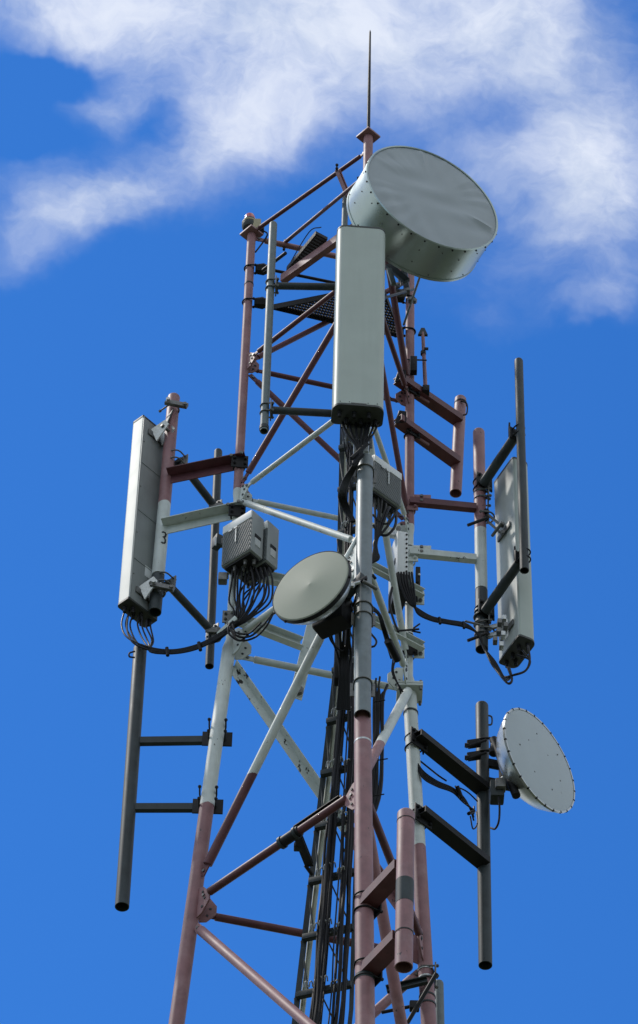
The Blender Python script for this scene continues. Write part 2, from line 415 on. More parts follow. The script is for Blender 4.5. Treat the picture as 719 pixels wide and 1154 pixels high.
def brace(k1, z1, k2, z2, r=.021, m='deep', g0=.11, g1=.11, name='brace', dp=V((0, 0, 0)), kind='tube', w=.055):
    p, q = LEG(k1, z1) + dp, LEG(k2, z2) + dp; d = (q - p).normalized(); l = (q - p).length
    nrm = d.cross(UP).normalized()
    mb = MB(); up = d.cross(nrm).normalized()
    if kind == 'flat':
        mb.angle(p + d*g0*.8, q - d*g1*.8, up, nrm, w, m)
    else:
        mb.tube(p + d*(g0+.03), q - d*(g1+.03), r, m)
        for o, s_ in ((p, 1), (q, -1)):
            gg = g0 if s_ == 1 else g1
            mb.box(o + d*(s_*(gg+.01)), d, up, nrm, .12, r*1.7, .009, m, .002)
            mb.hexa(o + d*(s_*(gg-.015)) - nrm*.013, nrm, .011, .026, 'bolt')
    return mb.build(name, tower)
def gusset(k, z, dirs, s_=.145, name='gusset_plate'):
    p = LEG(k, z)
    for other in dirs:
        tow = (LEG(other, z) - p).normalized(); n = tow.cross(UP)
        r0 = legr(z) * .9
        pts = [p + tow*r0 + UP*s_*.9, p + tow*(r0+s_*.35) + UP*s_*.8, p + tow*(r0 + s_*.8) + UP*s_*.25, p + tow*(r0+s_*.8) - UP*s_*.25, p + tow*(r0+s_*.35) - UP*s_*.8, p + tow*r0 - UP*s_*.9]
        mb = MB(); mb.prism([x - n*.006 + n*.0015*(0 if other=='B' else 1) for x in pts], n*.010, 'paint')
        for a_, b_ in ((.45, .45), (.62, 0), (.45, -.45)):
            mb.hexa(p + tow*(r0+s_*a_*.8) + UP*s_*b_ - n*.011, n, .009, .02, 'dark')
        mb.build(name, tower)
# top rails
zt = legy('A', 268)
brace('A', zt, 'C', zt, .022, g0=.07, g1=.07, name='top_rail', m='paint'); brace('B', zt, 'C', zt, .018, g0=.07, g1=.07, name='top_rail')
brace('A', legy('A', 263), 'B', legy('B', 170), .016, g0=.05, g1=.05, name='handrail')
# lower handrail from the AC rail to leg B, with its prop
a = PZ(320, 277, zt); b = LP('B', 203)
mb = MB(); mb.tube(a + UP*.03, b + V((-.05, 0, 0)), .014, 'deep'); mb.tube(a + UP*.07 + EX*.01, a - UP*.05, .01, 'black')
mb.lathe(b + V((-.075, -.01, -.01)), EX, [(0, .02), (.05, .03)], 'black', 12, True, True); mb.band(b, UP, .034, .02, 'black')
mb.build('handrail', tower)
mb = MB(); h0 = P(379, 193, 16.3); h1 = P(391, 222, 16.35); mb.channel(h0, h1, EX, .03, .03, 'paint')
mb.tube(P(389.5, 216, 16.4), P(388, 262, 16.4), .022, 'galv'); mb.ubolt(P(379.5, 193, 16.3), EX, .016, -EY, 'black'); mb.build('rail_post', tower)
mb = MB(); mb.tube(P(300, 303, 16.95), P(378, 319, 17.02), .012, 'black'); mb.tube(P(296, 305, 16.93), P(322, 285, 16.7), .013, 'black')
mb.build('tie_rod', tower)
brace('A', ZL[1], 'C', ZL[0] - .15, .020)
brace('A', ZL[1] + .02, 'B', ZL[1] + .02, .018, name='crossbar'); brace('A', ZL[1]-.02, 'C', ZL[1]-.02, .019, name='crossbar', dp=EY*.02)
brace('B', ZL[1], 'C', ZL[1], .019, name='crossbar'); brace('B', ZL[0] - .05, 'C', ZL[1] + .05, .024)
brace('A', ZL[1]-.06, 'C', ZL[2]+.06, .021); brace('A', ZL[2]+.05, 'B', ZL[1]-.05, .022); brace('B', ZL[1]-.06, 'C', ZL[2]+.05, .02)
brace('A', ZL[2]+.02, 'B', ZL[2]+.02, .019, name='crossbar'); brace('A', ZL[2], 'C', ZL[2], .019, name='crossbar', dp=EY*.02)
brace('B', ZL[2]+.02, 'C', ZL[2]+.02, .018, name='crossbar')
brace('A', ZL[2]-.05, 'B', ZL[3]+.06, .023); brace('B', ZL[2]-.06, 'C', ZL[3]+.1, .023)
brace('A', ZL[3]+.03, 'B', ZL[3]+.03, .026, name='crossbar'); brace('A', ZL[3]-.06, 'C', ZL[3]-.06, .024, name='crossbar', g0=.14, dp=EY*.02)
brace('B', ZL[3], 'C', ZL[3]+.02, .023, name='crossbar')
brace('A', ZL[4]+.14, 'B', ZL[3]-.05, .030, g0=.14, g1=.14); brace('A', ZL[3]-.10, 'C', ZL[4]+.10, kind='flat', m='peel', w=.06)
brace('C', ZL[3]-.06, 'B', ZL[4]+.12, .031, g0=.06, g1=.1, m='paint')
brace('A', ZL[4]+.03, 'B', ZL[4]+.02, .026, name='crossbar'); brace('A', ZL[4]-.03, 'C', ZL[4]-.03, .025, name='crossbar', dp=EY*.02)
brace('B', ZL[4], 'C', ZL[4]+.02, .025, name='crossbar')
for i in range(4, len(levels) - 1):
    a_, b_ = levels[i], levels[i+1]
    brace('A', a_ - .12, 'B', b_ + .1, .031, g0=.14, m='paint'); brace('C', a_ - .1, 'A', b_ + .1, .030, dp=EY*.03, m='paint'); brace('B', a_ - .12, 'C', b_ + .1, .035, m='paint')
    if i > 4 and i < len(levels) - 1:
        for x, y in ('AB', 'BC', 'CA'): brace(x, a_, y, a_, .026, name='crossbar')
for k, oth in (('A', 'BC'), ('C', 'BA'), ('B', 'AC')):
    for i in range(1, len(levels) - 1):
        gusset(k, levels[i], oth, .095 if i < 3 else .13)
# walkway grating and its beam
ZP = legy('A', 342)
mb = MB()
poly = [PZ(x, y, ZP) for x, y in ((308, 345), (366, 333.5), (430, 320), (452, 377), (376, 361))]
cx = sum(p.x for p in poly)/5
def inside(pt):
    c_ = False
    for i in range(5):
        a, b = poly[i], poly[(i+1) % 5]
        if (a.y > pt.y) != (b.y > pt.y) and pt.x < (b.x-a.x)*(pt.y-a.y)/(b.y-a.y)+a.x: c_ = not c_
    return c_
ax = (poly[4]-poly[0]).normalized(); ay = UP.cross(ax)
def clip(o, d):
    ts = []
    for i in range(5):
        a, b = poly[i], poly[(i+1) % 5]; e = b - a; den = d.x*e.y - d.y*e.x
        if abs(den) < 1e-9: continue
        q = a - o; t = (q.x*e.y - q.y*e.x)/den; s2 = (q.x*d.y - q.y*d.x)/den
        if 0 <= s2 <= 1: ts.append(t)
    return (min(ts), max(ts)) if len(ts) >= 2 else None
k = -.1
while k < 1.2:
    r = clip(poly[0] + ax*k, ay)
    if r and r[1]-r[0] > .01:
        p, q = poly[0]+ax*k+ay*r[0], poly[0]+ax*k+ay*r[1]; mb.box((p+q)/2, ax, ay, UP, .006, r[1]-r[0], .03, 'grate')
    k += .021
k = -.3
while k < .9:
    r = clip(poly[0] + ay*k, ax)
    if r and r[1]-r[0] > .01:
        p, q = poly[0]+ay*k+ax*r[0], poly[0]+ay*k+ax*r[1]; mb.box((p+q)/2 + UP*.003, ax, ay, UP, r[1]-r[0], .007, .02, 'grate')
    k += .024
for i in range(5):
    a, b = poly[i], poly[(i+1) % 5]; d = b-a; mb.box((a+b)/2 - UP*.01, d.normalized(), UP.cross(d.normalized()), UP, d.length+.01, .008, .055, 'black')
mb.build('platform_grating', tower)
mb = MB(); bz = ZP + .22
p, q = PZ(316, 313, bz), PZ(383, 265, bz); mb.channel(p, q + (q-p)*.25, V((.3, .9, 0)), .075, .045, 'red')
mb.build('platform_beam', tower)
mb = MB(); p, q = PZ(330, 305, bz+.1), PZ(362, 266, bz + .1); d = (q-p).normalized(); sdv = UP.cross(d)
for i in range(15):
    mb.box(p + (q-p)*(i/14) , sdv, d, UP, .10, .014, .03, 'grate')
for sgn in (-1, 1): mb.box((p+q)/2 + sdv*.045*sgn, d, sdv, UP, (q-p).length, .008, .045, 'grate')
mb.path([p + UP*.05, p + V((-.04, 0, .02)), P(348, 262, 16.8), P(362, 256, 16.8)], .004, 'cable', 6)
mb.build('step_rack', tower)
# hexagonal clamps on the legs that carry the walkway
mb = MB()
for k, py, o in (('A', 303, V((.09, -.0, 0))), ('A', 341, V((.10, 0, 0))), ('C', 338, V((-.1, -.03, 0))), ('C', 374, V((-.1, -.0, 0)))):
    c = LP(k, py); mb.lathe(c + o*.45 , o, [(0, .038), (.06, .048), (.085, .035)], 'black', 6, True, True, smooth=False)
    mb.ubolt(c, UP, .0335, o, 'black', .006); mb.box(c + o*1.15, EX, EY, UP, .05, .05, .05, 'black', .006)
mb.build('platform_clamp', tower)
# square cap plates
mb = MB()
for k in 'AB':
    c = LEG(k, ztop[k] + .01); s_ = .125 if k == 'A' else .125
    a1 = V((math.cos(.75), math.sin(.75), 0)); mb.box(c, a1, UP.cross(a1), UP, s_, s_, .018, 'red', .004)
mb.build('cap_plate', tower)
mb = MB()
for k, py in (('A', 321), ('B', 838), ('C', 804), ('C', 727), ('C', 717), ('C', 618), ('C', 628)):
    c = LP(k, py); mb.band(c, UP, legr(c.z) * (1.08 if k == 'B' else 1.03), .014, 'dark' if k != 'B' else 'bright', .003)
mb.build('leg_strap', tower)

# ------------------------------------------------------------------ lightning rod and obstruction light
c = LEG('B', ztop['B'] + .02)
rod = thing('lightning_rod', 'thin black lightning rod standing on the topmost leg of the tower', 'lightning rod', c)
tip = P(410.5, 33, 16.11); tip = V((c.x, c.y, tip.z))
mb = MB(); mb.lathe(c, UP, [(0, .013), (.4, .012), (.8, .010), (tip.z-c.z-.03, .007), (tip.z-c.z, .001)], 'black', 12, True, True); mb.build('rod', rod)
mb = MB(); mb.lathe(c, UP, [(0, .035), (.012, .035), (.014, .02), (.05, .018)], 'red', 12, True, True)
for i in range(4): a = PI/4+i*PI/2; mb.hexa(c + V((math.cos(a)*.048, math.sin(a)*.048, 0)), UP, .008, .014, 'bolt')
mb.build('base', rod)
c = LEG('A', ztop['A'] + .02) + V((-.02, -.0, 0))
bcn = thing('obstruction_light', 'red obstruction light on a weathered bracket topping the left leg', 'warning light', c)
mb = MB(); mb.lathe(c, UP, [(0, .03), (.05, .03), (.055, .045), (.075, .055), (.10, .055), (.105, .047), (.125, .047), (.13, .052), (.15, .046)], 'dark', 20, True, True)
hs = mb.build('housing', bcn)
mb = MB(); mb.lathe(c, UP, [(.104, .0475), (.108, .056), (.122, .056), (.126, .0475)], 'yellow', 20); mb.build('collar', bcn)
mb = MB(); mb.lathe(c + UP*.15, UP, [(0, .041), (.035, .040), (.055, .034), (.065, .018), (.067, .001)], 'lens', 20, True); mb.build('lens', bcn)
mb = MB(); q = c + V((.055, -.035, .07)); mb.box(q, EX, EY, UP, .06, .02, .11, 'yellow', .008); mb.box(q + V((.03, .03, -.02)), EX, EY, UP, .05, .06, .06, 'dark', .01)
mb.path([q + V((.05, .03, -.04)), q + V((.08, .02, -.09)), q + V((.06, .04, -.14)), LEG('A', ztop['A'] - .2) + V((.035, 0, 0))], .006, 'cable', 6)
mb.build('bracket', bcn)

# ------------------------------------------------------------------ shared hardware
def clampset(mb, c, axis, r, out, m='black', n=2, sp=.05, plate=True, ps=.11):
    axis = axis.normalized(); o = (out - axis*out.dot(axis)).normalized(); sd = axis.cross(o)
    for i in range(n): mb.ubolt(c + axis*((i-(n-1)/2)*sp), axis, r, o, m, .0055, r + .03)
    if plate: mb.box(c + o*(r+.008), sd, o, axis, 2*r+.05, .009, ps, m, .002)
def pole_thing(name, label, cat, top, bot, r, m, group='bare mounting pipes and frames'):
    t = thing(name, label, cat, bot, group)
    return t

# --- front left galvanised pipe with two horizontal tubes to leg B
G_M = 'antenna mounting frames on the tower'
top, bot = P(308, 252, 15.98), P(297.5, 486, 15.98)
t = thing('mounting_frame', 'pale galvanised pipe on two dark tubes left of the tallest central panel antenna', 'mounting frame', bot, G_M)
mb = MB(); mb.pipe(top, bot, .0275, 'galv'); mb.band(bot + UP*.03, UP, .0275, .03, 'dark', .004); mb.build('pipe', t)
for (px, py), (qx, qy) in (((305, 322), (412, 324)), ((299, 462), (412, 468))):
    p = P(px, py, 15.98); q = P(qx, qy, 16.05)
    mb = MB(); mb.tube(p + EX*.03, q, .026, 'dark'); mb.build('tube', t)
    mb = MB(); clampset(mb, p, UP, .0275, EX, 'bolt', ps=.1, sp=.07); 
    mb.box(p + EX*.045, EX, EY, UP, .012, .05, .1, 'dark', .002); mb.build('clamp', t)
    mb = MB(); clampset(mb, LP('B', qy) , UP, .034, -EY, 'black'); mb.build('clamp', t)

# --- left: banded pole with two channel arms
pt, pb = P(196, 447, 17.13), P(174.5, 690, 17.13)
t = thing('mounting_frame', 'red, white and grey banded pipe marked 3 on two channel arms at left', 'mounting frame', pb, G_M)
pc = pb + (pt - pb) * (39/243); ax = (pt - pb).normalized()
mb = MB(); mb.pipe(pt, pc, .0435, 'paint', deep=.02); pl = mb.build('pole', t)
mb = MB(); mb.pipe(pc - ax*.001, pb, .0435, 'dark', deep=.2); mb.build('pole_end', t)
for (px, py), (qx, qy), hh in (((190, 540), (281, 519), .10), ((184, 597), (279, 574), .10)):
    p = P(px, py, 17.11); q = LP('A', qy + 5) + V((.05, -.045, .02)); mb = MB(); mb.angle(p + V((0, .0, .03)), q + V((0, .045, .03)), V((-.1, -1, 0)), -UP, .082, 'deep', .007)
    for s_ in (.93, .8): mb.hexa(p + (q-p)*s_ - EY*.06, -EY, .012, .012, 'bolt')
    mb.build('arm', t)
    mb = MB(); clampset(mb, LP('A', qy+6), UP, .032, V((.1, -1, 0)), 'black', ps=.12); mb.build('clamp', t)
# number 3 painted on the pole
base_c = pb + ax * ((P(183, 611, 17.13).z - pb.z) / ax.z)
cl = [V((-.011, .040, 0)), V((-.004, .047, 0)), V((.005, .046, 0)), V((.011, .036, 0)), V((.010, .020, 0)), V((.004, .009, 0)), V((-.003, .005, 0)), V((.004, .002, 0)),
      V((.011, -.010, 0)), V((.012, -.027, 0)), V((.006, -.041, 0)), V((-.003, -.045, 0)), V((-.011, -.037, 0))]
mb = MB(); cl = [V((q.x*1.25, q.y*1.2, 0)) for q in cl]
prev = None; mi = mb.mi('mark')
for i in range(len(cl)):
    d = (cl[min(i+1, len(cl)-1)] - cl[max(i-1, 0)]).normalized(); nn_ = V((-d.y, d.x, 0)) * .0075; pr = []
    for q in (cl[i] + nn_, cl[i] - nn_):
        a_ = -PI/2 + .42 + q.x / .0435
        pr.append(mb.bm.verts.new(base_c + V((math.cos(a_), math.sin(a_), 0)) * .0447 + ax * q.y))
    if prev: mb.bm.faces.new((prev[0], prev[1], pr[1], pr[0])).material_index = mi
    prev = pr
NUM = mb.build('painted_number', t, pl)

# --- grey pole behind it, with diagonal tubes
pt2, pb2 = P(246, 508, 17.55), P(236, 751, 17.55)
t = thing('mounting_frame', 'dark grey pipe hung on two slanting tubes behind the left leg', 'mounting frame', pb2, G_M)
mb = MB(); mb.pipe(pt2, pb2, .029, 'dark'); mb.build('pipe', t)
for (px, py), (qx, qy) in (((201, 518), (243.5, 573)), ((187, 656), (240, 713))):
    p = P(px, py, 17.16); q = P(qx, qy, 17.53); mb = MB(); mb.tube(p, q, .028, 'dark'); mb.build('tube', t)
    mb = MB(); d = (q-p); dh = V((d.x, d.y, 0)).normalized(); pcl = P(px - 3.5, py - 1, 17.13)
    clampset(mb, pcl, ax, .0435, dh, 'bolt', sp=.075); clampset(mb, q + dh*.03, UP, .029, -dh, 'bolt', sp=.06)
    mb.box(q + V((.0, -.045, -.02)), EX, EY, UP, .1, .012, .05, 'bolt', .003); mb.build('clamp', t)

# --- right: red H frame
p0, p1 = P(519, 449, 17.55), P(513.5, 556, 17.55)
t = thing('mounting_frame', 'short red pipe on two red arms right of the upper tower', 'mounting frame', p1, G_M)
mb = MB(); mb.pipe(p0, p1, .042, 'red'); mb.path([P(519, 452, 17.5), P(526, 455, 17.5), P(526, 466, 17.5), P(521, 468, 17.5)], .006, 'black', 6); mb.band(p0 - UP*.06, UP, .042, .014, 'black'); mb.build('pipe', t)
for py, qx, qy in ((452, 518, 476), (488, 515, 523)):
    c = LP('C', py - 14); q = P(qx, qy - 2, 17.52); d = V((q.x-c.x, q.y-c.y, 0)).normalized(); z = (c.z+q.z)/2 - .05
    a_ = V((c.x, c.y, q.z)) - d*.14; sdv = V((d.y, -d.x, 0))
    mb = MB(); mb.channel(a_ + sdv*.085, V((q.x, q.y, q.z)) + sdv*.04, -sdv, .06, .085, 'deep', .007)
    mb.box(a_ + sdv*.03 + d*.24, d, sdv, UP, .1, .012, .1, 'red', .003); mb.build('arm', t)
    mb = MB(); clampset(mb, V((c.x, c.y, q.z)), UP, .0335, sdv, 'black', ps=.12, sp=.08)
    mb.prism([a_ + sdv*.05 + V(x) for x in ((-.03, 0, -.05), (.05, 0, -.03), (.05, 0, .08), (.0, 0, .09))], sdv*.008, 'black'); mb.build('clamp', t)
# small pink pipe with triangular cap
p0, p1 = P(476.5, 375, 17.25), P(479.5, 438, 17.25)
t = thing('slim_pipe', 'slim pink pipe with a triangular cap standing on the upper red arm', 'pipe', p1)
mb = MB(); mb.tube(p0, p1, .0125, 'red', .015); mb.build('pipe', t)
mb = MB(); mb.prism([p0 + V(x) for x in ((-.035, -.01, -.03), (.035, -.01, -.03), (.012, -.01, .045), (-.012, -.01, .045))], EY*.02, 'dark'); mb.build('cap', t)
mb = MB(); mb.band(P(477, 398, 17.25), UP, .014, .03, 'dark', .006); mb.hexa(P(478, 393, 17.22), EX, .012, .03, 'dark'); mb.tube(P(455, 405, 17.22), P(481, 406, 17.22), .006, 'dark')
mb.box(P(466, 412, 17.2), EX, EY, UP, .05, .05, .16, 'black', .004); mb.box(P(480, 440, 17.25), EX, EY, UP, .05, .06, .06, 'black', .006); mb.build('clamp', t)

# --- right: banded pole carrying the right panel
PR = 17.28
p0, p1, p2 = P(539.5, 486, PR), P(542.5, 665, PR), P(543, 732, PR)
axr = (p0 - p1).normalized()
t = thing('mounting_frame', 'red and white banded pipe on two level arms left of the right panel antenna', 'mounting frame', p2, G_M)
mb = MB(); mb.pipe(p0, p1, .041, 'paint', deep=.02); mb.build('pole', t)
mb = MB(); mb.pipe(p1 - axr*.001, p2, .042, 'dark'); mb.build('pole_end', t)
for py, qy in ((569, 576), (628, 632)):
    c = LP('C', py); q = P(537, qy, PR - .02); q.z = (c.z + q.z)/2; c.z = q.z
    mb = MB(); mb.channel(c + V((.0, -.075, 0)), q - EY*.03, EY, .055, .045, 'deep'); mb.build('arm', t)
    mb = MB(); clampset(mb, c, UP, .033, V((.0, -1, 0)), 'paint' , ps=.15, sp=.09)
    mb.box(c + V((.085, -.05, .03)), EX, EY, UP, .12, .01, .085, 'paint', .003); mb.hexa(c + V((.08, -.06, .045)), -EY, .012, .014, 'bolt'); mb.hexa(c + V((.08, -.06, .0)), -EY, .012, .014, 'bolt')
    mb.build('clamp', t)
mb = MB(); mb.tube(P(524, 700, 17.2), P(545, 705, 17.2), .008, 'bolt')
for py in (557, 705, 716, 690):
    mb.band(P(542.5, py, PR), axr, .042, .014, 'bolt', .006)
for py in (560, 700): clampset(mb, P(542, py, PR), axr, .042, EX, 'bolt', sp=.07)
mb.build('clamp', t)

# --- far right dark pipe on two slanting tubes
p0, p1 = P(584.5, 406, 16.86), P(591, 643, 16.86)
t = thing('mounting_frame', 'dark pipe on two slanting tubes in front of the right panel antenna', 'mounting frame', p1, G_M)
mb = MB(); mb.pipe(p0, p1, .0305, 'dark'); mb.build('pipe', t)
for (px, py), (qx, qy) in (((544, 546), (582, 490)), ((546, 690), (588, 630))):
    p, q = P(px, py, 17.22), P(qx, qy, 16.9); mb = MB(); mb.tube(p, q, .034, 'dark'); mb.build('tube', t)
    d = q - p; dh = V((d.x, d.y, 0)).normalized(); mb = MB()
    clampset(mb, P(px - 3, py + 2, PR), axr, .041, dh, 'black', sp=.08, ps=.13); clampset(mb, q - dh*(-.035), UP, .0305, -dh, 'black', sp=.07, ps=.11)
    mb.box(P(qx-8, qy-4, 16.93), EX, EY, UP, .012, .06, .12, 'black', .002)
    mb.build('clamp', t)

# --- lower right dark pipe on two black arms (carries a dish)
YD = 17.72
p0, p1 = P(543, 794, YD), P(547, 1088, YD)
t = thing('mounting_frame', 'dark pipe on two black arms beside the lower right dish', 'mounting frame', p1, G_M)
mb = MB(); mb.pipe(p0, p1, .043, 'dark'); mb.path([P(549, 806, YD), P(554, 808, YD), P(554, 816, YD), P(549, 817, YD)], .006, 'dark', 6); mb.build('pipe', t)
for (px, py), (qx, qy) in (((463, 846), (544, 891)), ((466, 925), (545, 974))):
    c = LP('C', py + 4); q = P(qx, qy, YD - .02); d = V((q.x-c.x, q.y-c.y, 0)).normalized(); a_ = V((c.x, c.y, q.z)) - d*.04; sdv = V((d.y, -d.x, 0))
    mb = MB(); mb.channel(a_ + sdv*.12, q + sdv*.06, -sdv, .05, .10, 'black'); mb.build('arm', t)
    mb = MB(); clampset(mb, V((c.x, c.y, q.z)), UP, .047, sdv, 'black', sp=.09, ps=.14); mb.build('clamp', t)
MF_D = t

# --- lower centre: red pipe on two arms from leg B
p0, p1 = P(457.5, 916, 15.55), P(455, 1090, 15.55)
t = thing('mounting_frame', 'red pipe with grey patches on two red arms in front of the lower tower', 'mounting frame', p1, G_M)
mb = MB(); mb.pipe(p0, p1, .050, 'red'); pp = mb.build('pipe', t)
mb = MB(); dx_ = p1 - p0
for f_, h_, m_, t_ in ((.53, .17, 'dark', .0012), (.79, .008, 'mark', .003), (.06, .006, 'mark', .002)): mb.band(p0 + dx_*f_, dx_, .0498, h_, m_, t_)
mb.build('grey_band', t, pp)
for (px, py), (qx, qy) in (((410, 1036), (452, 976)), ((410, 1106), (450, 1056))):
    c = LP('B', py - 10); q = P(qx, qy, 15.58); d = V((q.x-c.x, q.y-c.y, 0)).normalized(); a_ = V((c.x, c.y, q.z)); sdv = V((-d.y, d.x, 0))
    mb = MB(); mb.channel(a_ - sdv*.045, q - sdv*.045, sdv, .065, .10, 'deep'); mb.build('arm', t)
    mb = MB(); clampset(mb, a_, UP, .055, sdv, 'black', sp=.11, ps=.15); mb.build('clamp', t)
mb = MB(); mb.band(LP('B', 1104), UP, .053, .035, 'dark', .004); mb.build('strap', t)

# --- lower left dark pipe
p0, p1 = P(158, 730, 17.1), P(137.5, 1022, 17.1)
t = thing('mounting_frame', 'long dark pipe on two dark arms at the lower left', 'mounting frame', p1, G_M)
mb = MB(); mb.pipe(p0, p1, .044, 'dark'); mb.path([P(152, 734, 17.05), P(146, 736, 17.05), P(146, 740, 17.05), P(152, 741, 17.05)], .006, 'black', 6); mb.build('pipe', t)
for py, px in ((826, 153), (902, 149)):
    c = LP('A', py); p = P(px, py + 3, 17.08); p.z = c.z; mb = MB()
    mb.channel(p, c + V((-.03, .05, 0)), EY, .052, .035, 'dark'); mb.build('arm', t)
    mb = MB(); clampset(mb, c, UP, .048, V((0, -1, 0)), 'black', sp=.10, plate=False)
    mb.box(c + V((.0, .055, 0)), EX, EY, UP, .19, .01, .12, 'black', .002); mb.build('clamp', t)

# --- centre grey pipe in front of leg B
p0, p1 = P(411.5, 516, 15.96), P(408.5, 806, 15.96)
t = thing('mounting_frame', 'galvanised pipe hanging in front of the front leg under the central panel antenna', 'mounting frame', p1, G_M)
mb = MB(); mb.pipe(p0, p1, .050, 'galvpale'); mb.build('pipe', t)
mb = MB()
for py in (530, 690, 770): 
    c = P(411.5 - (py-516)*.0103, py, 15.96); clampset(mb, c, UP, .05, EY, 'bolt', sp=.09, n=2 if py == 690 else 1, plate=True)
mb.box(P(404, 656, 15.9), V((.8, -.4, .2)).normalized(), V((.4, .9, 0)).normalized(), UP, .12, .02, .03, 'black', .004)
mb.tube(P(409, 655, 15.88), P(425, 664, 15.92), .012, 'bolt'); mb.build('clamp', t)

# --- white channel frame inside, behind the small dish
c = LP('A', 700)
t = thing('mounting_frame', 'white channel frame behind the round dish in the middle of the tower', 'mounting frame', c, G_M)
q1 = P(338, 728, 17.22); a1 = P(258, 697, 16.96)
mb = MB(); mb.channel(a1, q1, V((.2, -1, 0)), .085, .05, 'white'); mb.build('arm', t)
q2 = P(364, 668, 17.3); a2 = P(258, 644, 16.98)
mb = MB(); mb.channel(a2, q2, V((.2, -1, 0)), .08, .05, 'white'); mb.build('arm', t)
mb = MB(); d = (P(330, 787, 17.2) - P(365, 650, 17.32)); p_, q_ = P(366, 650, 17.32), P(333, 787, 17.18); dn = (q_-p_).normalized(); mb.box((p_+q_)/2, dn, dn.cross(V((.25, -1, -.35)).normalized()).normalized(), V((.25, -1, -.35)).normalized(), (q_-p_).length, .085, .01, 'white', .002)
mb.lathe(P(337, 780, 17.17), -EY, [(0, .03), (.03, .03)], 'bolt', 12, True, True); mb.build('post', t)
mb = MB(); clampset(mb, LP('A', 700), UP, .03, -EY, 'bolt'); mb.box(P(256, 706, 16.86), V((.7, -.5, .5)).normalized(), EY, V((-.5, 0, .7)).normalized(), .16, .02, .035, 'white', .004)
clampset(mb, LP('A', 640), UP, .028, -EX, 'bolt'); mb.box(P(251, 652, 16.9), EX, EY, UP, .06, .06, .07, 'bolt', .01); mb.build('clamp', t)
# --- ladder supports from leg C
for py, nm in ((676, 'upper'), (736, 'lower')):
    c = LP('C', py); q = P(408, py - 9, 16.95); q.z = c.z
    t = thing('support_arm', 'white channel arm from the right leg, the %s of two beside the front pipe' % nm, 'support arm', c, 'white arms between the right leg and the ladder')
    mb = MB(); mb.channel(c + V((.08, -.045, 0)), q, -EY, .065, .04, 'white'); mb.build('arm', t)
    mb = MB(); clampset(mb, c, UP, .03, -EY, 'black', sp=.07); mb.box(c + V((.065, -.02, 0)), EX, EY, UP, .07, .01, .13, 'white', .003)
    for dz in (-.035, .035): mb.hexa(c + V((.075, -.026, dz)), -EY, .013, .015, 'bolt')
    mb.build('clamp', t)
# --- bottom right stub
p0 = P(494, 1107, 17.6); p1 = P(496, 1200, 17.6)
t = thing('mounting_frame', 'grey pipe stub with crossed clamping rods at the bottom right of the tower', 'mounting frame', p1, G_M)
mb = MB(); mb.pipe(p0, p1, .032, 'galv'); mb.build('pipe', t)
mb = MB(); mb.channel(P(436, 1117, 17.35), P(482, 1106, 17.3), -EY, .05, .03, 'dark'); mb.build('arm', t)
mb = MB(); mb.tube(P(459, 1153, 17.2), P(492, 1097, 17.1), .013, 'black'); mb.tube(P(430, 1141, 17.25), P(474, 1132, 17.2), .011, 'black')
mb.box(P(467, 1134, 17.2), EX, EY, UP, .06, .05, .06, 'black', .01)
for py in (1095, 1104, 1124, 1133): mb.band(LP('C', py), UP, .047, .012, 'bright' if py < 1110 else 'dark', .004)
clampset(mb, LP('C', 1100), UP, .047, EX, 'bolt', sp=.08); mb.build('clamp', t)
# --- torn black strap bracket hanging from crossbar A4-B4
c = P(330, 944, 16.7)
t = thing('pipe_clamp', 'black hinged clamp hanging from the lower red crossbar beside the cable ladder', 'clamp', c)
pa, pb_ = LEG('A', ZL[4]+.03), LEG('B', ZL[4]+.02); d = (pb_-pa).normalized()
def onbar(px):
    best = min((abs(pix(pa + (pb_-pa)*s_/200)[0]-px), s_) for s_ in range(201))[1]; return pa + (pb_-pa)*best/200
mb = MB(); mb.tube(onbar(316) , onbar(338), .034, 'black'); mb.band(onbar(318), d, .034, .02, 'dark', .006); mb.band(onbar(334), d, .034, .02, 'dark', .006); mb.build('sleeve', t)
mb = MB(); q0 = onbar(331) - UP*.02; q1 = P(344, 975, 16.7); mb.channel(q0, q1, EX, .03, .05, 'black'); mb.box(q0 + (q1-q0)*.35, EX, EY, UP, .05, .05, .035, 'dark', .006); mb.tube(q1, P(352, 986, 16.75), .012, 'black'); mb.build('hanger', t)
mb = MB(); mb.angle(onbar(334) + UP*.03, onbar(385) + UP*.03, -EY, UP, .03, 'black'); mb.build('cover', t)

# ------------------------------------------------------------------ cable ladder and feeders
LA = P(383.2, 480, 16.86); LBp = V((LA.x, LA.y, P(372, 742, 16.86).z)); LC = P(329, 1150, 17.0)
dlow = (LC - LBp); LD = LBp + dlow * ((LBp.z - .25) / (LBp.z - LC.z))
LT = LA + UP * .25
def lad(z, o=V((0, 0, 0))):
    if z > LBp.z: b0 = V((LA.x, LA.y, z))
    else: b0 = LBp + (LD - LBp) * ((LBp.z - z)/(LBp.z - LD.z))
    k_ = WZ(z); return b0 + V((o.x*k_, o.y, o.z))
e1 = V((.15, -.06, 0)); e2 = V((.33, -.12, 0))
def WZ(z):                        # the run narrows towards the top of the tapered part
    if z > LBp.z: return .50
    return min(1, .50 + .50 * (LBp.z - z) / (LBp.z - LC.z))
lz = [LT.z, LBp.z, LC.z, LD.z]
t = thing('cable_ladder', 'dark steel cable ladder running up the inside of the tower', 'ladder', LD)
for o in (V((0, 0, 0)), e1, e2):
    mb = MB(); 
    for a, b in ((0, 1), (1, 2), (2, 3)): mb.angle(lad(lz[a], o), lad(lz[b], o), EX, EY, .034 if o.x == 0 else .026, 'dark', .006)
    mb.build('rail', t)
z = LT.z - .1; k = 0
zz = []
while z > 6: zz.append(z); z -= .43
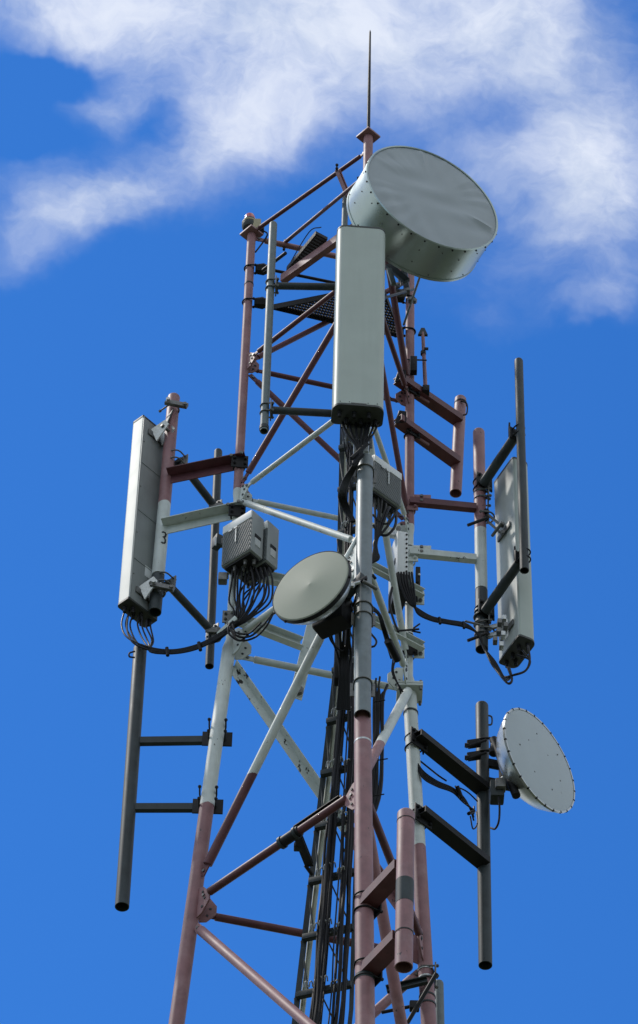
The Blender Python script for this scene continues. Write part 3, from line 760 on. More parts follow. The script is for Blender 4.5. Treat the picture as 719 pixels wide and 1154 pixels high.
for i, z in enumerate(zz):
    mb = MB(); d = e2.normalized(); p = lad(z); q = lad(z, e2)
    mb.box((p+q)/2 + V((.01, -.01, 0)), d, UP.cross(d), UP, (q-p).length, .035, .04, 'dark', .003); mb.build('rung', t)
mb = MB()
for i in range(len(zz)-1):
    mb.tube(lad(zz[i]) + EY*.01, lad(zz[i+1], e1*.55), .006, 'dark', n=6); mb.tube(lad(zz[i], e1), lad(zz[i+1], e2), .005, 'dark', n=6)
mb.build('lacing', t)
t = thing('cable_bundle', 'thick bundle of black feeder cables clamped up the cable ladder', 'cables', lad(.3, e1), 'cable bundles on the tower')
rnd = random.Random(3)
cabs = []
for i in range(12):
    s_ = (.34 + .032*i if i < 7 else .68 + .065*(i-7)) + rnd.uniform(-.012, .012); cabs.append((s_, rnd.uniform(-.06, .0) - (.05 if i % 2 else 0), rnd.choice((.005, .007, .009, .0125))))
for i, (s_, dy, r) in enumerate(cabs):
    ztopc = LT.z - rnd.uniform(1.2, 2.9) if i % 4 else LT.z - rnd.uniform(0, .6)
    pts = []; z = ztopc
    while z > 8:
        pts.append(lad(z, e2*s_ + V((rnd.gauss(0, .0045), dy - .03 + rnd.gauss(0, .012), 0)))); z -= .33
    mb = MB(); mb.path(pts, r, 'cable', 7, 3); mb.build('cable', t)
mb = MB(); pts = [lad(z, V((.058, .05, 0))) for z in (LT.z, LBp.z, 17, 12, 8)]
mb.path(pts, .017, 'cream', 8, 2); fc = mb.build('cable', t); fc['label'] = 'cream coloured feeder cable beside the left ladder rail'
mb = MB()
for z in [q_ for q_ in zz if q_ > 15.4]:
    for j in range(5):
        if z > LBp.z + .4 and j > 2: continue
        c = lad(z, e2*(.2 + .09*j) + V((0, -.06, .01 + rnd.uniform(-.012, .012)))); mb.path([c + V((-.010, -.0, .0)), c + V((-.006, -.028, .016)), c + V((.006, -.028, .018)), c + V((.011, .0, .004))], .0045, 'bright', 6, 2)
    for j in range(2):
        c = lad(z, e2*(.68+.08*j) + V((0, -.08, -.05))); mb.path([c + V((-.010, -.0, .0)), c + V((-.006, -.028, .012)), c + V((.006, -.028, .018)), c + V((.011, .0, .004))], .0045, 'bright', 6, 2)
mb.build('cable_clip', t)
mb = MB()      # cable entry box half way
mb.box(P(384, 750, 16.55), EX, EY, UP, .085, .08, .30, 'black', .01); mb.build('junction_box', t)
# short bundle right of leg B with cut ends
t = thing('cable_bundle', 'black cables with cut upper ends right of the front pink leg', 'cables', P(424, 905, 16.5), 'cable bundles on the tower')
for i in range(6):
    x = 421 + i*2.1; ty = 762 + rnd.uniform(0, 14) + (6 if i in (1, 4) else 0)
    pts = [P(x + rnd.uniform(-1, 3) + (4 if i > 4 else 0), ty, 16.5), P(x, 790, 16.5), P(x - 1 + rnd.uniform(-1, 1), 850, 16.5 + .01*i), P(x - 4, 900, 16.5), P(411 - i, 960, 16.55), P(404 + i*.5, 1010, 16.6)]
    mb = MB(); mb.path(pts, .009 if i % 2 else .0065, 'cable', 7, 5); mb.build('cable', t)
mb = MB()
for x, y in ((425, 791), (428, 857), (424, 897)): mb.tube(P(x-4, y, 16.46), P(x+9, y - 2, 16.46), .004, 'cable')
mb.build('cable_tie', t)

# ------------------------------------------------------------------ panel antennas
def panel(label, corner_bot, ew, wd, ed, dp, h, axis, mats, rad, grp='panel antennas on the tower', bevel_front=True):
    """corner_bot: bottom corner; ew width direction, ed depth direction"""
    c = corner_bot + ew*(wd/2) + ed*(dp/2)
    t = thing('panel_antenna', label, 'antenna', c, grp)
    def ringp(sc, z, off=0):
        pts = []
        w2, d2 = wd/2 - off, dp/2 - off
        for sx, sy in ((1, 1), (-1, 1), (-1, -1), (1, -1)):
            r_ = (rad[0] if sy > 0 else rad[1]); r_ = max(r_ - off, .003)
            a0 = {(1, 1): 0, (-1, 1): PI/2, (-1, -1): PI, (1, -1): 1.5*PI}[(sx, sy)]
            for k in range(7):
                a = a0 + k*PI/12; pts.append(c + ew*(sx*(w2-r_) + r_*math.cos(a)) + ed*(sy*(d2-r_) + r_*math.sin(a)) + axis*z)
        return pts
    mb = MB(); prev = None
    m0 = mb.mi(mats[0]); m1 = mb.mi(mats[1]); m2 = mb.mi(mats[2])
    prof = [(.014, 0), (h - .014, 0)]
    rings = []
    for z, off in prof: rings.append([mb.bm.verts.new(p) for p in ringp(1, z, off)])
    for a, b in zip(rings, rings[1:]):
        mb.skin(a, b, m0)
    for f in mb.bm.faces:
        n_ = f.normal if f.normal.length else None
    mb.bm.normal_update()
    for f in mb.bm.faces:
        ctr = f.calc_center_median() - c; dd = ctr.dot(ed)/(dp/2); wdh = abs(ctr.dot(ew))/(wd/2)
        f.material_index = m1 if dd > .97 - .001 else (m2 if (dd > -.3 and wdh > .97) else m0)
    mb.cap(rings[-1], m0); mb.cap(rings[0][::-1], m0)
    body = mb.build('radome', t)
    # end caps
    for nm, z0, z1 in (('end_cap', -.006, .015), ('top_cap', h - .015, h + .004)):
        mb = MB(); mi = mb.mi('panelcap'); prof = [(z0, .012), (z0 + (.004 if z0 < 0 else 0), -.003), (z1, -.003), (z1 + .001, .01)]
        if z0 > 0: prof = [(z0, -.002), (z1-.004, -.002), (z1, .006)]
        rg = [[mb.bm.verts.new(p) for p in ringp(1, z, o)] for z, o in prof]
        for a, b in zip(rg, rg[1:]): mb.skin(a, b, mi)
        mb.cap(rg[0][::-1], mi); mb.cap(rg[-1], mi); cap_ = mb.build(nm, t)
        if z0 < 0:
            mb = MB()
            for k in range(6):
                q = c + ew*(wd*(-.36 + .144*k)) + ed*(dp*(.18 if k % 2 else -.16)) - axis*.006
                mb.lathe(q, -axis, [(0, .015), (.02, .015), (.022, .011), (.05, .011)], 'black', 12, True, True)
            mb.build('connector', t, cap_)
    return t, c
# centre
pb_ = P(375.5, 455, 15.70); bl = pb_; pr_ = P(433, 456, 15.72); ew = V((pr_.x-bl.x, pr_.y-bl.y, 0)); wd = ew.length; ew.normalize(); ed = V((-ew.y, ew.x, 0))
topz = P(405, 253.5, 15.7).z
t, cc = panel('large grey panel antenna facing forward at the centre, topmost of the three', V((bl.x, bl.y, pb_.z)), ew, wd, ed, .165, topz - pb_.z, UP, ('panel', 'panelback', 'panel'), (.03, .055))
mb = MB()
lb = LEG('B', cc.z)
m3 = MB(); fz = cc - ed*(.165/2 + .001)
m3.box(fz + UP*.022, ew, ed, UP, .10, .003, .006, 'bolt')
for sx in (-.12, -.06, .06, .12): m3.lathe(fz + ew*sx + UP*.03, -ed, [(0, .004), (.003, .003)], 'bolt', 8, True, True)
m3.build('front_trim', t)
for dz in (.06, topz - pb_.z - .25):
    z = cc.z + dz; q = V((cc.x, cc.y + .08, z)); b_ = V((lb.x, lb.y, z)); mb.box((q + b_)/2, EX, EY, UP, .08, (b_-q).length, .03, 'bright', .005)
    mb.box(q + EY*.03, EX, EY, UP, .14, .012, .09, 'bright', .004); clampset(mb, b_, UP, .035, -EY, 'bolt')
    mb.box(q + V((-.05, .1, -.02)), V((.3, 1, 0)).normalized(), EX, UP, .2, .012, .05, 'bright', .003)
mb.box(V((cc.x + .03, 15.98, cc.z - .09)), EX, EY, UP, .1, .05, .13, 'bright', .015); mb.hexa(V((cc.x+.02, 15.95, cc.z-.09)), -EY, .014, .015, 'black')
mb.box(V((cc.x - .01, 15.93, cc.z - .01)), EX, EY, UP, .12, .12, .05, 'bolt', .01)
mb.build('mounting_bracket', t)
# left
c0 = P(145, 674, 17.02); cr = P(176, 699, 17.25); cl = P(130.5, 682.5, 17.12)
ew = V((.70, .715, 0)).normalized(); 
# directions from the picture: back face runs right and away, side face runs left and away
cr = PZ(177, 699, c0.z); cl = PZ(130.5, 682, c0.z)
ew = V((cr.x-c0.x, cr.y-c0.y, 0)); wd = ew.length; ew.normalize()
ed_ = V((-ew.y, ew.x, 0)); dp = abs(V((cl.x-c0.x, cl.y-c0.y, 0)).dot(ed_))
pt = P(161.5, 467.5, 17.02); axl = (pt - c0); hl = axl.length; axl.normalize()
# depth axis for panel(): + is back side (towards viewer here)
t, cl_c = panel('tall pale panel antenna seen from behind at far left', c0 + ed_*dp, ew, wd, -ed_, dp, hl, axl, ('panelside', 'panelback', 'panelside'), (.004, .02))
mb = MB(); nb = -ed_
for s_, rowy in ((.93, 462), (.07, 668)):
    q = cl_c + axl*(hl*s_) + nb*(dp/2) + ew*.0; tgt = P(194 if s_ > .5 else 178, rowy, 17.10)
    mb.prism([q + nb*.0 - ew*.05 + axl*.05, q + nb*.1 - ew*.02 + axl*.1, q + nb*.12 + axl*.06, q + nb*.03 - ew*.02 - axl*.07], ew*.008, 'bright')
    mb.prism([q + nb*.0 + ew*.03 + axl*.05, q + nb*.1 + ew*.05 + axl*.1, q + nb*.12 + ew*.06 + axl*.06, q + nb*.03 + ew*.03 - axl*.07], ew*.008, 'bright')
    mb.box(q + nb*.006, ew, nb, axl, wd*.6, .012, .05, 'bolt', .003)
    mb.tube(q + nb*.08 - ew*.03 + axl*.05, q + nb*.08 + ew*.06 + axl*.05, .012, 'bolt')
    d = tgt - (q + nb*.08 + axl*.05); mb.box(q + nb*.08 + axl*.05 + d/2, d.normalized(), d.cross(UP).normalized(), UP, d.length, .035, .05, 'dark', .005)
    sd = V((.85, -.5, 0)).normalized(); pcx = tgt
    mb.ubolt(pcx, ax, .0435, -nb, 'bolt', .006, .08)
    mb.box(pcx + V((.03, -.055, -.0)), V((.93, -.1, -.35)).normalized(), V((.0, 1, 0)), V((.35, 0, .93)).normalized(), .17, .03, .04, 'bolt', .006)
    mb.hexa(pcx + V((-.03, -.07, .02)), -EY, .014, .02, 'bright'); mb.hexa(pcx + V((.09, -.07, -.025)), -EY, .014, .02, 'bolt')
mb.build('mounting_bracket', t)
# right: back towards viewer left
mb = MB()
for f_ in (.03, .97): mb.box(cl_c + ew*(wd*(f_-.5)) + nb*(dp/2+.003) + axl*hl/2, ew, nb, axl, .010, .008, hl*.985, 'panelback', .002)
for f_ in (.22, .48, .74): mb.box(cl_c + nb*(dp/2+.0015) + axl*hl*f_, ew, nb, axl, wd*.9, .004, .006, 'panelback')
for f_ in (.14, .36, .61, .86):
    for sx in (-.4, .4): mb.lathe(cl_c + ew*(wd*sx) + nb*(dp/2) + axl*hl*f_, nb, [(0, .006), (.003, .005)], 'bolt', 8, True, True)
mb.box(cl_c + ew*(wd*.1) + nb*(dp/2+.001) + axl*hl*.2, ew, nb, axl, .07, .002, .1, 'label')
mb.build('back_plate', t)
zb = P(573, 731, 17.2).z
A_, B_, C_ = PZ(561.5, 747, zb), PZ(585, 716, zb), PZ(604.5, 724, zb)
ew = V((A_.x-B_.x, A_.y-B_.y, 0)); wd = ew.length; ew.normalize(); edr = V((-ew.y, ew.x, 0))
if edr.dot(C_ - B_) < 0: edr = -edr
dpr = abs((C_-B_).dot(edr))
topP = P(578, 514, B_.y); axp = V((topP.x - B_.x, 0, topP.z - B_.z)); hr = axp.length; axp.normalize()
t, cr_c = panel('grey green panel antenna behind a dark pipe at far right', B_ + edr*dpr, ew, wd, -edr, dpr, hr, axp, ('panel', 'panelside', 'panel'), (.02, .045))
mb = MB()
for s_, py in ((.64, 586), (.10, 716)):
    q = cr_c + axp*(hr*s_) - edr*(dpr/2); tgt = P(548, py - 3, PR - .02)
    mb.box(q - edr*.008, ew, edr, axp, .17, .012, .05, 'bolt', .003)
    for o in (-.035, .05):
        a_ = q + axp*o - edr*.02; b2 = tgt + axp*o*.8; d = b2 - a_; mb.box((a_+b2)/2, d.normalized(), d.cross(UP).normalized(), UP, d.length, .02, .035, 'bright' if s_ < .3 else 'bolt', .004)
        mb.hexa(a_, -EY, .016, .03, 'bolt'); mb.hexa(b2, -EY, .02, .03, 'black')
    mb.tube(q - edr*.06 + ew*.07, q - edr*.06 - ew*.07, .011, 'bolt'); mb.ubolt(tgt, axr, .05, -EX, 'bolt')
    mb.tube(P(527, py+6, 17.15), P(548, py - 2, 17.15), .011, 'black')
    if s_ < .3:
        mb.prism([P(560, 700, 17.05), P(566, 694, 17.05), P(572, 698, 17.05), P(573, 716, 17.05), P(568, 722, 17.05), P(564, 712, 17.05)], V((0, .012, 0)), 'bright')
        for i, (x, y) in enumerate(((563, 702), (568, 698), (562, 712), (567, 716), (570, 706), (565, 728), (558, 722))): mb.box(P(x, y, 17.02), EX, EY, UP, .03, .05, .04, 'bright' if i % 2 else 'bolt', .006)
mb.build('mounting_bracket', t)

# ------------------------------------------------------------------ microwave dishes
def camdir(a, b_, c_): return (CR*a + CU*b_ - _F*c_).normalized()
GD = 'microwave dishes on the tower'
# big shrouded dish
nb_ = camdir(.442, .701, .56); nb_.z = 0; nb_.normalize()
fc = P(486.5, 224, 15.88); R = .505; Ld = .30
t = thing('microwave_dish', 'large drum shaped microwave dish with a grey fabric cover near the tower top', 'dish', fc - nb_*Ld, GD)
mb = MB(); mb.lathe(fc, -nb_, [(-.012, R*.985), (-.012, R*1.008), (.03, R*1.008), (.03, R), (Ld - .02, R), (Ld - .02, R*1.008), (Ld, R*1.008), (Ld, R*.985), (Ld+.02, R*.95), (Ld + .10, R*.5), (Ld + .13, R*.25)], 'shroud', 72, False, True)
a, b = frame(nb_)
for i in range(20):
    th = 2*PI*i/20 + .1; o = a*math.cos(th) + b*math.sin(th)
    for zz_ in ((.09, .2) if i % 2 else (.05, .26)): mb.lathe(fc - nb_*zz_ + o*R, o, [(0, .0045), (.004, .004)], 'bolt', 8, True, True)
drum = mb.build('shroud', t)
# wrinkled fabric face
mb = MB(); a, b = frame(nb_); mi = mb.mi('fabric'); prev = None; NR, NA = 34, 96
wr = [(rnd.uniform(0, 2*PI), rnd.uniform(.05, .13), rnd.uniform(.004, .014)) for _ in range(26)]
for i in range(NR+1):
    rr = R*.99*(i/NR) + 1e-4; rg = []
    for j in range(NA):
        th = 2*PI*j/NA; h_ = .008
        for a0, wdt, am in wr:
            dth = (th - a0 + PI) % (2*PI) - PI
            h_ += am*math.exp(-(dth/wdt)**2) * max(0, (i/NR - .45))**1.2 * (1 - (i/NR)**12) * 2.6 * math.cos(dth/wdt*2.2)
        h_ += .006*math.sin(22*rr*math.cos(th-.5) + 2.5*math.sin(9*rr*math.sin(th-.5)))*math.sin(7*rr*math.sin(th-.5)+1) * (1-(i/NR)**8)
        h_ += .012*(1 - (i/NR)**2)
        rg.append(mb.bm.verts.new(fc + nb_*h_ + a*(rr*math.cos(th)) + b*(rr*math.sin(th))))
    if prev: mb.skin(prev, rg, mi)
    else: mb.cap(rg, mi)
    prev = rg
mb.build('fabric_cover', t)
mb = MB(); mb.lathe(fc, nb_, [(.0, R*.985), (.016, R*.985), (.02, R*.998), (.014, R*1.014), (-.02, R*1.014), (-.02, R*1.0)], 'shroud', 72)
for i in range(30):
    th = 2*PI*i/30; o = a*math.cos(th) + b*math.sin(th)
    mb.lathe(fc + o*(R*1.012), o, [(0, .007), (.006, .006)], 'black', 8, True, True)
rim = mb.build('rim', t)
mb = MB(); bc = fc - nb_*(Ld+.13)
mb.lathe(bc + nb_*.02, -nb_, [(0, .14), (.06, .14)], 'dark', 16, True, True)
mb.tube(P(474.5, 308, 16.5), P(455, 366, 17.15), .0085, 'galvpale'); mb.hexa(P(467, 341, 16.9), -EY, .018, .03, 'bolt')
mb.channel(bc, LP('C', 330), EY, .05, .04, 'dark')
mb.box(P(448, 308, 16.4), V((.6, 0, -.8)).normalized(), EY, V((.8, 0, .6)).normalized(), .22, .03, .05, 'dark', .004)
mb.box(P(441, 312, 16.35), V((.2, 0, -1)).normalized(), EY, V((1, 0, .2)).normalized(), .17, .03, .035, 'galv', .004)
mb.tube(P(432, 336, 16.4), P(466, 326, 17.0), .010, 'dark'); mb.box(P(452, 330, 16.9), EX, EY, UP, .08, .05, .03, 'bolt', .005)
for x, y in ((447, 322), (452, 314), (458, 328), (463, 338), (443, 326)): mb.box(P(x, y, 16.85), V((1, 0, .3)).normalized(), EY, V((-.3, 0, 1)).normalized(), .045, .04, .03, 'bolt', .005)
mb.path([P(437, 305, 16.4), P(442, 318, 16.4), P(452, 322, 16.5), P(448, 306, 16.5)], .006, 'cable', 6)
mb.build('dish_mount', t)
# small centre dish
ns = camdir(-.516, .624, .586); ns.z *= .3; ns.normalize()
fs = P(350, 660, 15.85); R = .272
t = thing('microwave_dish', 'cream dish with a shallow cone face beside the front pipe, smallest of three', 'dish', fs - ns*.3, GD)
mb = MB(); mb.lathe(fs, ns, [(.015, .001), (.013, .02), (.006, R*.85), (.004, R*.97), (-.004, R)], 'dishface', 64); mb.build('radome', t)
mb = MB(); mb.lathe(fs, -ns, [(.0, R), (.0, R*1.012), (.03, R*1.012), (.034, R*.99)], 'black', 64); rm = mb.build('rim', t)
mb = MB(); mb.lathe(fs, -ns, [(.03, R*.985), (.06, R*.95), (.10, R*.84), (.14, R*.6), (.16, R*.35), (.17, R*.3), (.2, R*.3)], 'bowl', 48, False, True); mb.build('bowl', t)
mb = MB(); a, b = frame(ns)
for i in range(12):
    th = 2*PI*i/12 + .2; o = a*math.cos(th) + b*math.sin(th); mb.lathe(fs - ns*.014 + o*R*1.0, o, [(0, .009), (.012, .008)], 'black', 8, True, True)
mb.build('rim_clips', t, rm)
mb = MB(); sdn = UP.cross(ns); q = fs - ns*.26
mb.box(q - UP*.02, sdn, ns, UP, .22, .13, .24, 'black', .015); mb.box(q - ns*.09 + UP*.05, sdn, ns, UP, .1, .08, .12, 'dark', .01)
mb.build('radio_box', t)
mb = MB(); d = P(409, 650, 15.9) - q; mb.box(q + d*.5, d.normalized(), d.cross(UP).normalized(), UP, d.length, .05, .06, 'dark', .006)
mb.tube(P(388, 662, 15.88), P(406, 656, 15.86), .011, 'bright'); mb.hexa(P(397, 661, 15.84), -EY, .016, .02, 'bright'); mb.tube(P(383, 640, 15.95), P(404, 604, 15.98), .014, 'white')
mb.build('dish_mount', t)
# lower right dish
nr_ = camdir(.77, .47, .432); nr_.z = 0; nr_.normalize()
fr = P(608.2, 856.6, 17.55); R = .371
t = thing('microwave_dish', 'pale round dish with dark rim bolts at the lower right on a dark pipe', 'dish', fr - nr_*.35, GD)
mb = MB(); mb.lathe(fr, nr_, [(.014, .001), (.012, R*.5), (.004, R*.9), (0, R*.985)], 'dishwhite', 64); rd = mb.build('radome', t)
mb = MB(); mb.lathe(fr, -nr_, [(-.003, R*.98), (-.003, R*1.012), (.012, R*1.012), (.014, R*.99), (.06, R*.93), (.12, R*.81), (.18, R*.6), (.215, R*.4), (.23, R*.2)], 'bowl', 64, False, True); a, b = frame(nr_)
for i in range(26):
    th = 2*PI*i/26; o = a*math.cos(th) + b*math.sin(th)
    mb.box(fr + o*(R*1.0) - nr_*.003, a*math.cos(th)+b*math.sin(th), -a*math.sin(th)+b*math.cos(th), nr_, .015, .011, .016, 'black', .002)
bw = mb.build('bowl', t)
mb = MB()
for x, y in ((-.5, .5), (.1, .55), (-.55, -.1), (0, 0), (.35, .2), (-.3, -.5), (.2, -.45), (.6, -.1), (-.2, .25)): mb.lathe(fr + nr_*.0105 + a*(x*R) + b*(y*R), nr_, [(0, .006), (.003, .005)], 'bolt', 8, True, True)
mb.build('face_studs', t, rd)
mb = MB(); hub = fr - nr_*.23; pp_ = P(546.5, 868, YD)
d = pp_ - hub
for o in (.07, -.10): mb.box(hub + d*.5 + UP*o, d.normalized(), d.cross(UP).normalized(), UP, d.length, .03, .07, 'black', .006)
mb.box(hub + UP*.0, a, b, nr_, .22, .2, .05, 'black', .01)
mb.tube(P(556, 833, 17.6), P(582, 897, 17.5), .028, 'black'); mb.tube(P(558, 838, 17.6), P(556, 850, 17.6), .03, 'black')
mb.box(P(560, 893, 17.55), EX, EY, UP, .09, .1, .14, 'dark', .012); mb.box(P(564, 885, 17.5), EX, EY, UP, .07, .07, .08, 'bolt', .015)
mb.tube(P(555, 887, 17.6), P(568, 876, 17.5), .013, 'bright')
for py in (838, 852):
    mb.ubolt(P(545, py, YD), UP, .044, EX, 'black', .009, .09)
    mb.box(P(534, py, 17.62), V((1, 0, .25)).normalized(), EY, V((-.25, 0, 1)).normalized(), .09, .05, .045, 'black', .01)
    mb.tube(P(525, py + 4, 17.6), P(548, py - 4, 17.6), .009, 'black'); mb.hexa(P(528, py+2, 17.6), -EX, .016, .025, 'black')
mb.build('dish_mount', t)

# ------------------------------------------------------------------ radio units
GR = 'remote radio units on the tower'
def radio(label, corner, ew, wd, ed, dp, h, flip=False):
    """corner: top near corner; ew along the finned front, ed along the plain side"""
    t = thing('radio_unit', label, 'radio unit', corner - UP*h, GR)
    c = corner + ew*(wd/2) + ed*(dp/2) - UP*(h/2)
    mb = MB(); mb.box(c, ew, ed, UP, wd, dp, h, 'radio', .008); body = mb.build('housing', t)
    mb = MB(); mb.box(corner + ew*wd/2 - ed*.004 - UP*h*.10, ew, ed, UP, wd*.97, .012, h*.19, 'radiolight', .003); mb.build('cover', t, body)
    dx = .09 if not flip else -.09
    mb = MB(); n = 21     # slanted fins on the front
    mb.box(corner + ew*wd/2 - ed*.002 - UP*h*.595, ew, ed, UP, wd*.96, .006, h*.78, 'fins')
    for i in range(-8, n + 8):
        x = wd*(i/(n-1)); z0, z1 = h*.22, h*.97
        lo_, hi_ = sorted(((.012 - x)/dx, (wd - .012 - x)/dx)) if True else (0, 1)
        t0, t1 = max(0, lo_), min(1, hi_)
        if t1 - t0 < .04: continue
        p0_ = corner + ew*(x + dx*t0) - ed*.006 - UP*(z0 + (z1-z0)*t0); p1_ = corner + ew*(x + dx*t1) - ed*.006 - UP*(z0 + (z1-z0)*t1)
        d = p1_ - p0_; mb.box((p0_+p1_)/2, d.normalized(), ed, d.normalized().cross(ed), d.length, .010, .003, 'fins')
    mb.build('heat_sink', t)
    mb = MB(); q = corner + ew*(wd*.5) - ed*.016; mb.box(q - UP*h*.45, ew, ed, UP, .008, .003, h*.33, 'label')
    for xx in (.30, .48): mb.box(corner + ew*(wd*xx) - ed*.016 - UP*h*.24, ew, ed, UP, .03, .003, .014, 'label')
    mb.build('markings', t, body)
    s_ = corner - ew*.0
    mb = MB(); sc_ = corner + (ew*wd if SIDE > 0 else V((0, 0, 0))) + ed*(dp*.5) + (ew if SIDE > 0 else -ew)*.002
    mb.box(sc_ - UP*h*.58, ed, ew, UP, dp*.5, .006, .03, 'black'); mb.box(sc_ - UP*h*.72, ed, ew, UP, dp*.42, .005, .07, 'label'); mb.build('side_label', t, body)
    mb = MB()
    for i in range(5): 
        q = corner + ew*(wd*(.15 + .175*i)) + ed*(dp*(.35 if i % 2 else .65)) - UP*h; mb.lathe(q, -UP, [(0, .015), (.025, .015), (.027, .011), (.06, .011)], 'bolt', 10, True, True)
    mb.box(corner + ew*wd*.5 + ed*dp*.5 - UP*(h+.01), ew, ed, UP, wd*.85, dp*.8, .02, 'black', .003)
    mb.build('connector', t)
    mb = MB(); mb.tube(corner + ew*wd*.8 + ed*dp*.4, corner + ew*wd*.8 + ed*dp*.4 + UP*.03, .008, 'bolt'); mb.box(c + ed*(dp/2+.02), ew, ed, UP, wd*.5, .045, h*.6, 'dark', .005); mb.build('bracket', t)
    return t
SIDE = 1
zc = P(285.2, 574.5, 16.70).z
c1 = PZ(285.2, 574.5, zc); cL = PZ(251.8, 595, zc)
ew = V((c1.x - cL.x, c1.y - cL.y, 0)); wdl = ew.length; ew.normalize(); edl = V((-ew.y, ew.x, 0))
radio('grey finned radio box on the left leg, the nearer of a touching pair', cL, ew, wdl, edl, .115, .385)
c2 = PZ(300.5, 585, zc) - ew*(wdl*.97)
radio('grey finned radio box on the left leg, the farther of a touching pair', cL + edl*.135 + ew*.02, ew, wdl, edl, .11, .385)
SIDE = -1
zc = P(421, 512, 16.28).z
c1 = PZ(420.5, 512, zc); cR_ = PZ(452.3, 535, zc); ew = V((cR_.x-c1.x, cR_.y-c1.y, 0)); wdc = ew.length; ew.normalize(); edc = V((-ew.y, ew.x, 0))
radio('grey finned radio box hanging just right of the central front pipe', c1 - ew*.0, ew, wdc, edc, .12, .33, True)
zc = P(442, 602, 17.05).z; c1 = PZ(442, 602, zc); cR_ = PZ(458, 611, zc); ew = V((cR_.x-c1.x, cR_.y-c1.y, 0)).normalized(); edc = V((-ew.y, ew.x, 0))
c1 = P(447.5, 600, 17.02); ew = V((.9, .2, 0)).normalized(); edc = V((-ew.y, ew.x, 0))
t = thing('radio_unit', 'pale slim radio box on the right leg above dark cables', 'radio unit', c1 - UP*.42, GR)
mb = MB(); mb.box(c1 + ew*.035 + edc*.10 - UP*.21, ew, edc, UP, .075, .24, .42, 'radiolight', .008); body = mb.build('housing', t)
mb = MB(); mb.box(c1 + ew*.035 + edc*.09 - UP*.50, ew, edc, UP, .09, .22, .18, 'black', .012); mb.build('lower_cover', t)
mb = MB()
for i in range(9): mb.hexa(c1 + ew*.06 - edc*.02 - UP*(.03+.045*i), -edc, .007, .008, 'black')
mb.box(c1 - ew*.004 + edc*.05 - UP*.25, edc, ew, UP, .05, .006, .05, 'black', .003); mb.box(c1 + ew*.0 + edc*.05 + UP*.03, ew, edc, UP, .16, .04, .05, 'bright', .006); mb.hexa(c1 + UP*.03 + ew*.01, -EY, .016, .02, 'bolt')
mb.build('fittings', t, body)
t = thing('surge_box', 'small black box clipped on the right side of the right leg', 'box', P(471, 650, 17.22))
mb = MB(); mb.box(P(471, 650, 17.22), EX, EY, UP, .032, .05, .15, 'black', .006); mb.build('case', t)
mb = MB(); mb.tube(P(472, 655, 17.2), P(473, 664, 17.2), .006, 'black'); mb.hexa(P(472.5, 648, 17.19), -EY, .008, .01, 'bright'); mb.build('lead', t)
t = thing('surge_box', 'small grey box clipped on the dark rear pipe left of the radio pair', 'box', P(245, 611, 17.4))
mb = MB(); mb.box(P(245, 611, 17.4), V((.85, .5, 0)).normalized(), V((-.5, .85, 0)).normalized(), UP, .05, .07, .10, 'dark', .006); mb.box(P(243, 610, 17.36), EX, EY, UP, .012, .012, .08, 'label', .002); mb.build('case', t)
mb = MB(); mb.box(P(249, 612, 17.4), EX, EY, UP, .04, .05, .05, 'bolt', .006); mb.build('bracket', t)

# ------------------------------------------------------------------ jumper cables
GC = 'cable bundles on the tower'
def bundle(label, paths, base, ties=(), jit=0):
    t = thing('cable_bundle', label, 'cables', base, GC)
    for pts, r in paths:
        mb = MB(); mb.path([P(x, y, Y) for x, y, Y in pts], r, 'cable', 8, 6); mb.build('cable', t)
    if ties:
        mb = MB()
        for (x, y, Y), (x2, y2, Y2), r in ties: mb.tube(P(x, y, Y), P(x2, y2, Y2), r, 'cable')
        mb.build('cable_tie', t)
    return t
J = lambda s_: rnd.uniform(-s_, s_)
paths = []
for i in range(12):       # radios down to the knot on leg A
    x = 262 + i*3.6; y = 640 - (i*.6 if i < 7 else -2)
    bx = 266 + i*.9
    paths.append(([(x, y-2, 16.84+J(.03)), (x + J(1.5), y + 14, 16.84), (x*.55 + bx*.45 + J(9), 672 + J(8), 16.84+J(.05)), (bx + J(3) + i*.5, 692 + J(4), 16.84+J(.02)), (264 + J(3), 706 + J(3), 16.84)], .0062))
for i in range(5):        # big droopers on the right
    x = 283 + i*5
    paths.append(([(x, 640, 16.8), (x + 4 + J(2), 655, 16.78), (x + J(3) + 1, 675 + J(5), 16.78), (274 + i*2.5, 695, 16.8), (258 + i, 709, 16.84), (245, 718 + i*1.0, 16.9), (236, 722+i, 16.95)], .0068))
for i in range(7):        # on to the left panel
    o = i - 3
    ex = 140 + i*4.8; 
    paths.append(([(262, 706 + o, 16.84), (246, 717 + o*.8, 16.88), (222, 729 + o*.8, 16.95), (195, 734.5 + o*.7, 17.0), (172 - abs(o), 732 + o*.8, 17.0), (ex + 6 + J(2), 722 + J(3), 17.05), (ex - (3 if i < 3 else -1), 705 + i*.4, 17.1), (ex + 1, 686 + i*2.6, 17.13)], .0058))
paths.append(([(145, 690, 17.1), (143, 708, 17.05), (148, 722, 17.0), (160, 730, 17.0), (180, 735, 17.0)], .006))
bundle('black cables from the paired radio boxes looping across to the left panel antenna', paths, P(262, 706, 16.84),
       [((224, 724, 16.93), (226, 733, 16.93), .012), ((188, 730, 16.98), (189, 739, 16.98), .012)])
paths = [([(262, 700, 16.8), (266, 716, 16.76), (282, 717, 16.72), (296, 705, 16.6), (306, 693, 16.45)], .007),
         ([(258, 706, 16.8), (268, 721, 16.76), (286, 719, 16.72), (300, 706, 16.6), (308, 691, 16.45)], .007),
         ([(270, 700, 16.8), (259, 703, 16.76), (258, 714, 16.76), (270, 722, 16.76), (280, 715, 16.74)], .007),
         ([(256, 702, 16.8), (264, 712, 16.74), (280, 714, 16.72), (294, 702, 16.6)], .0065)]
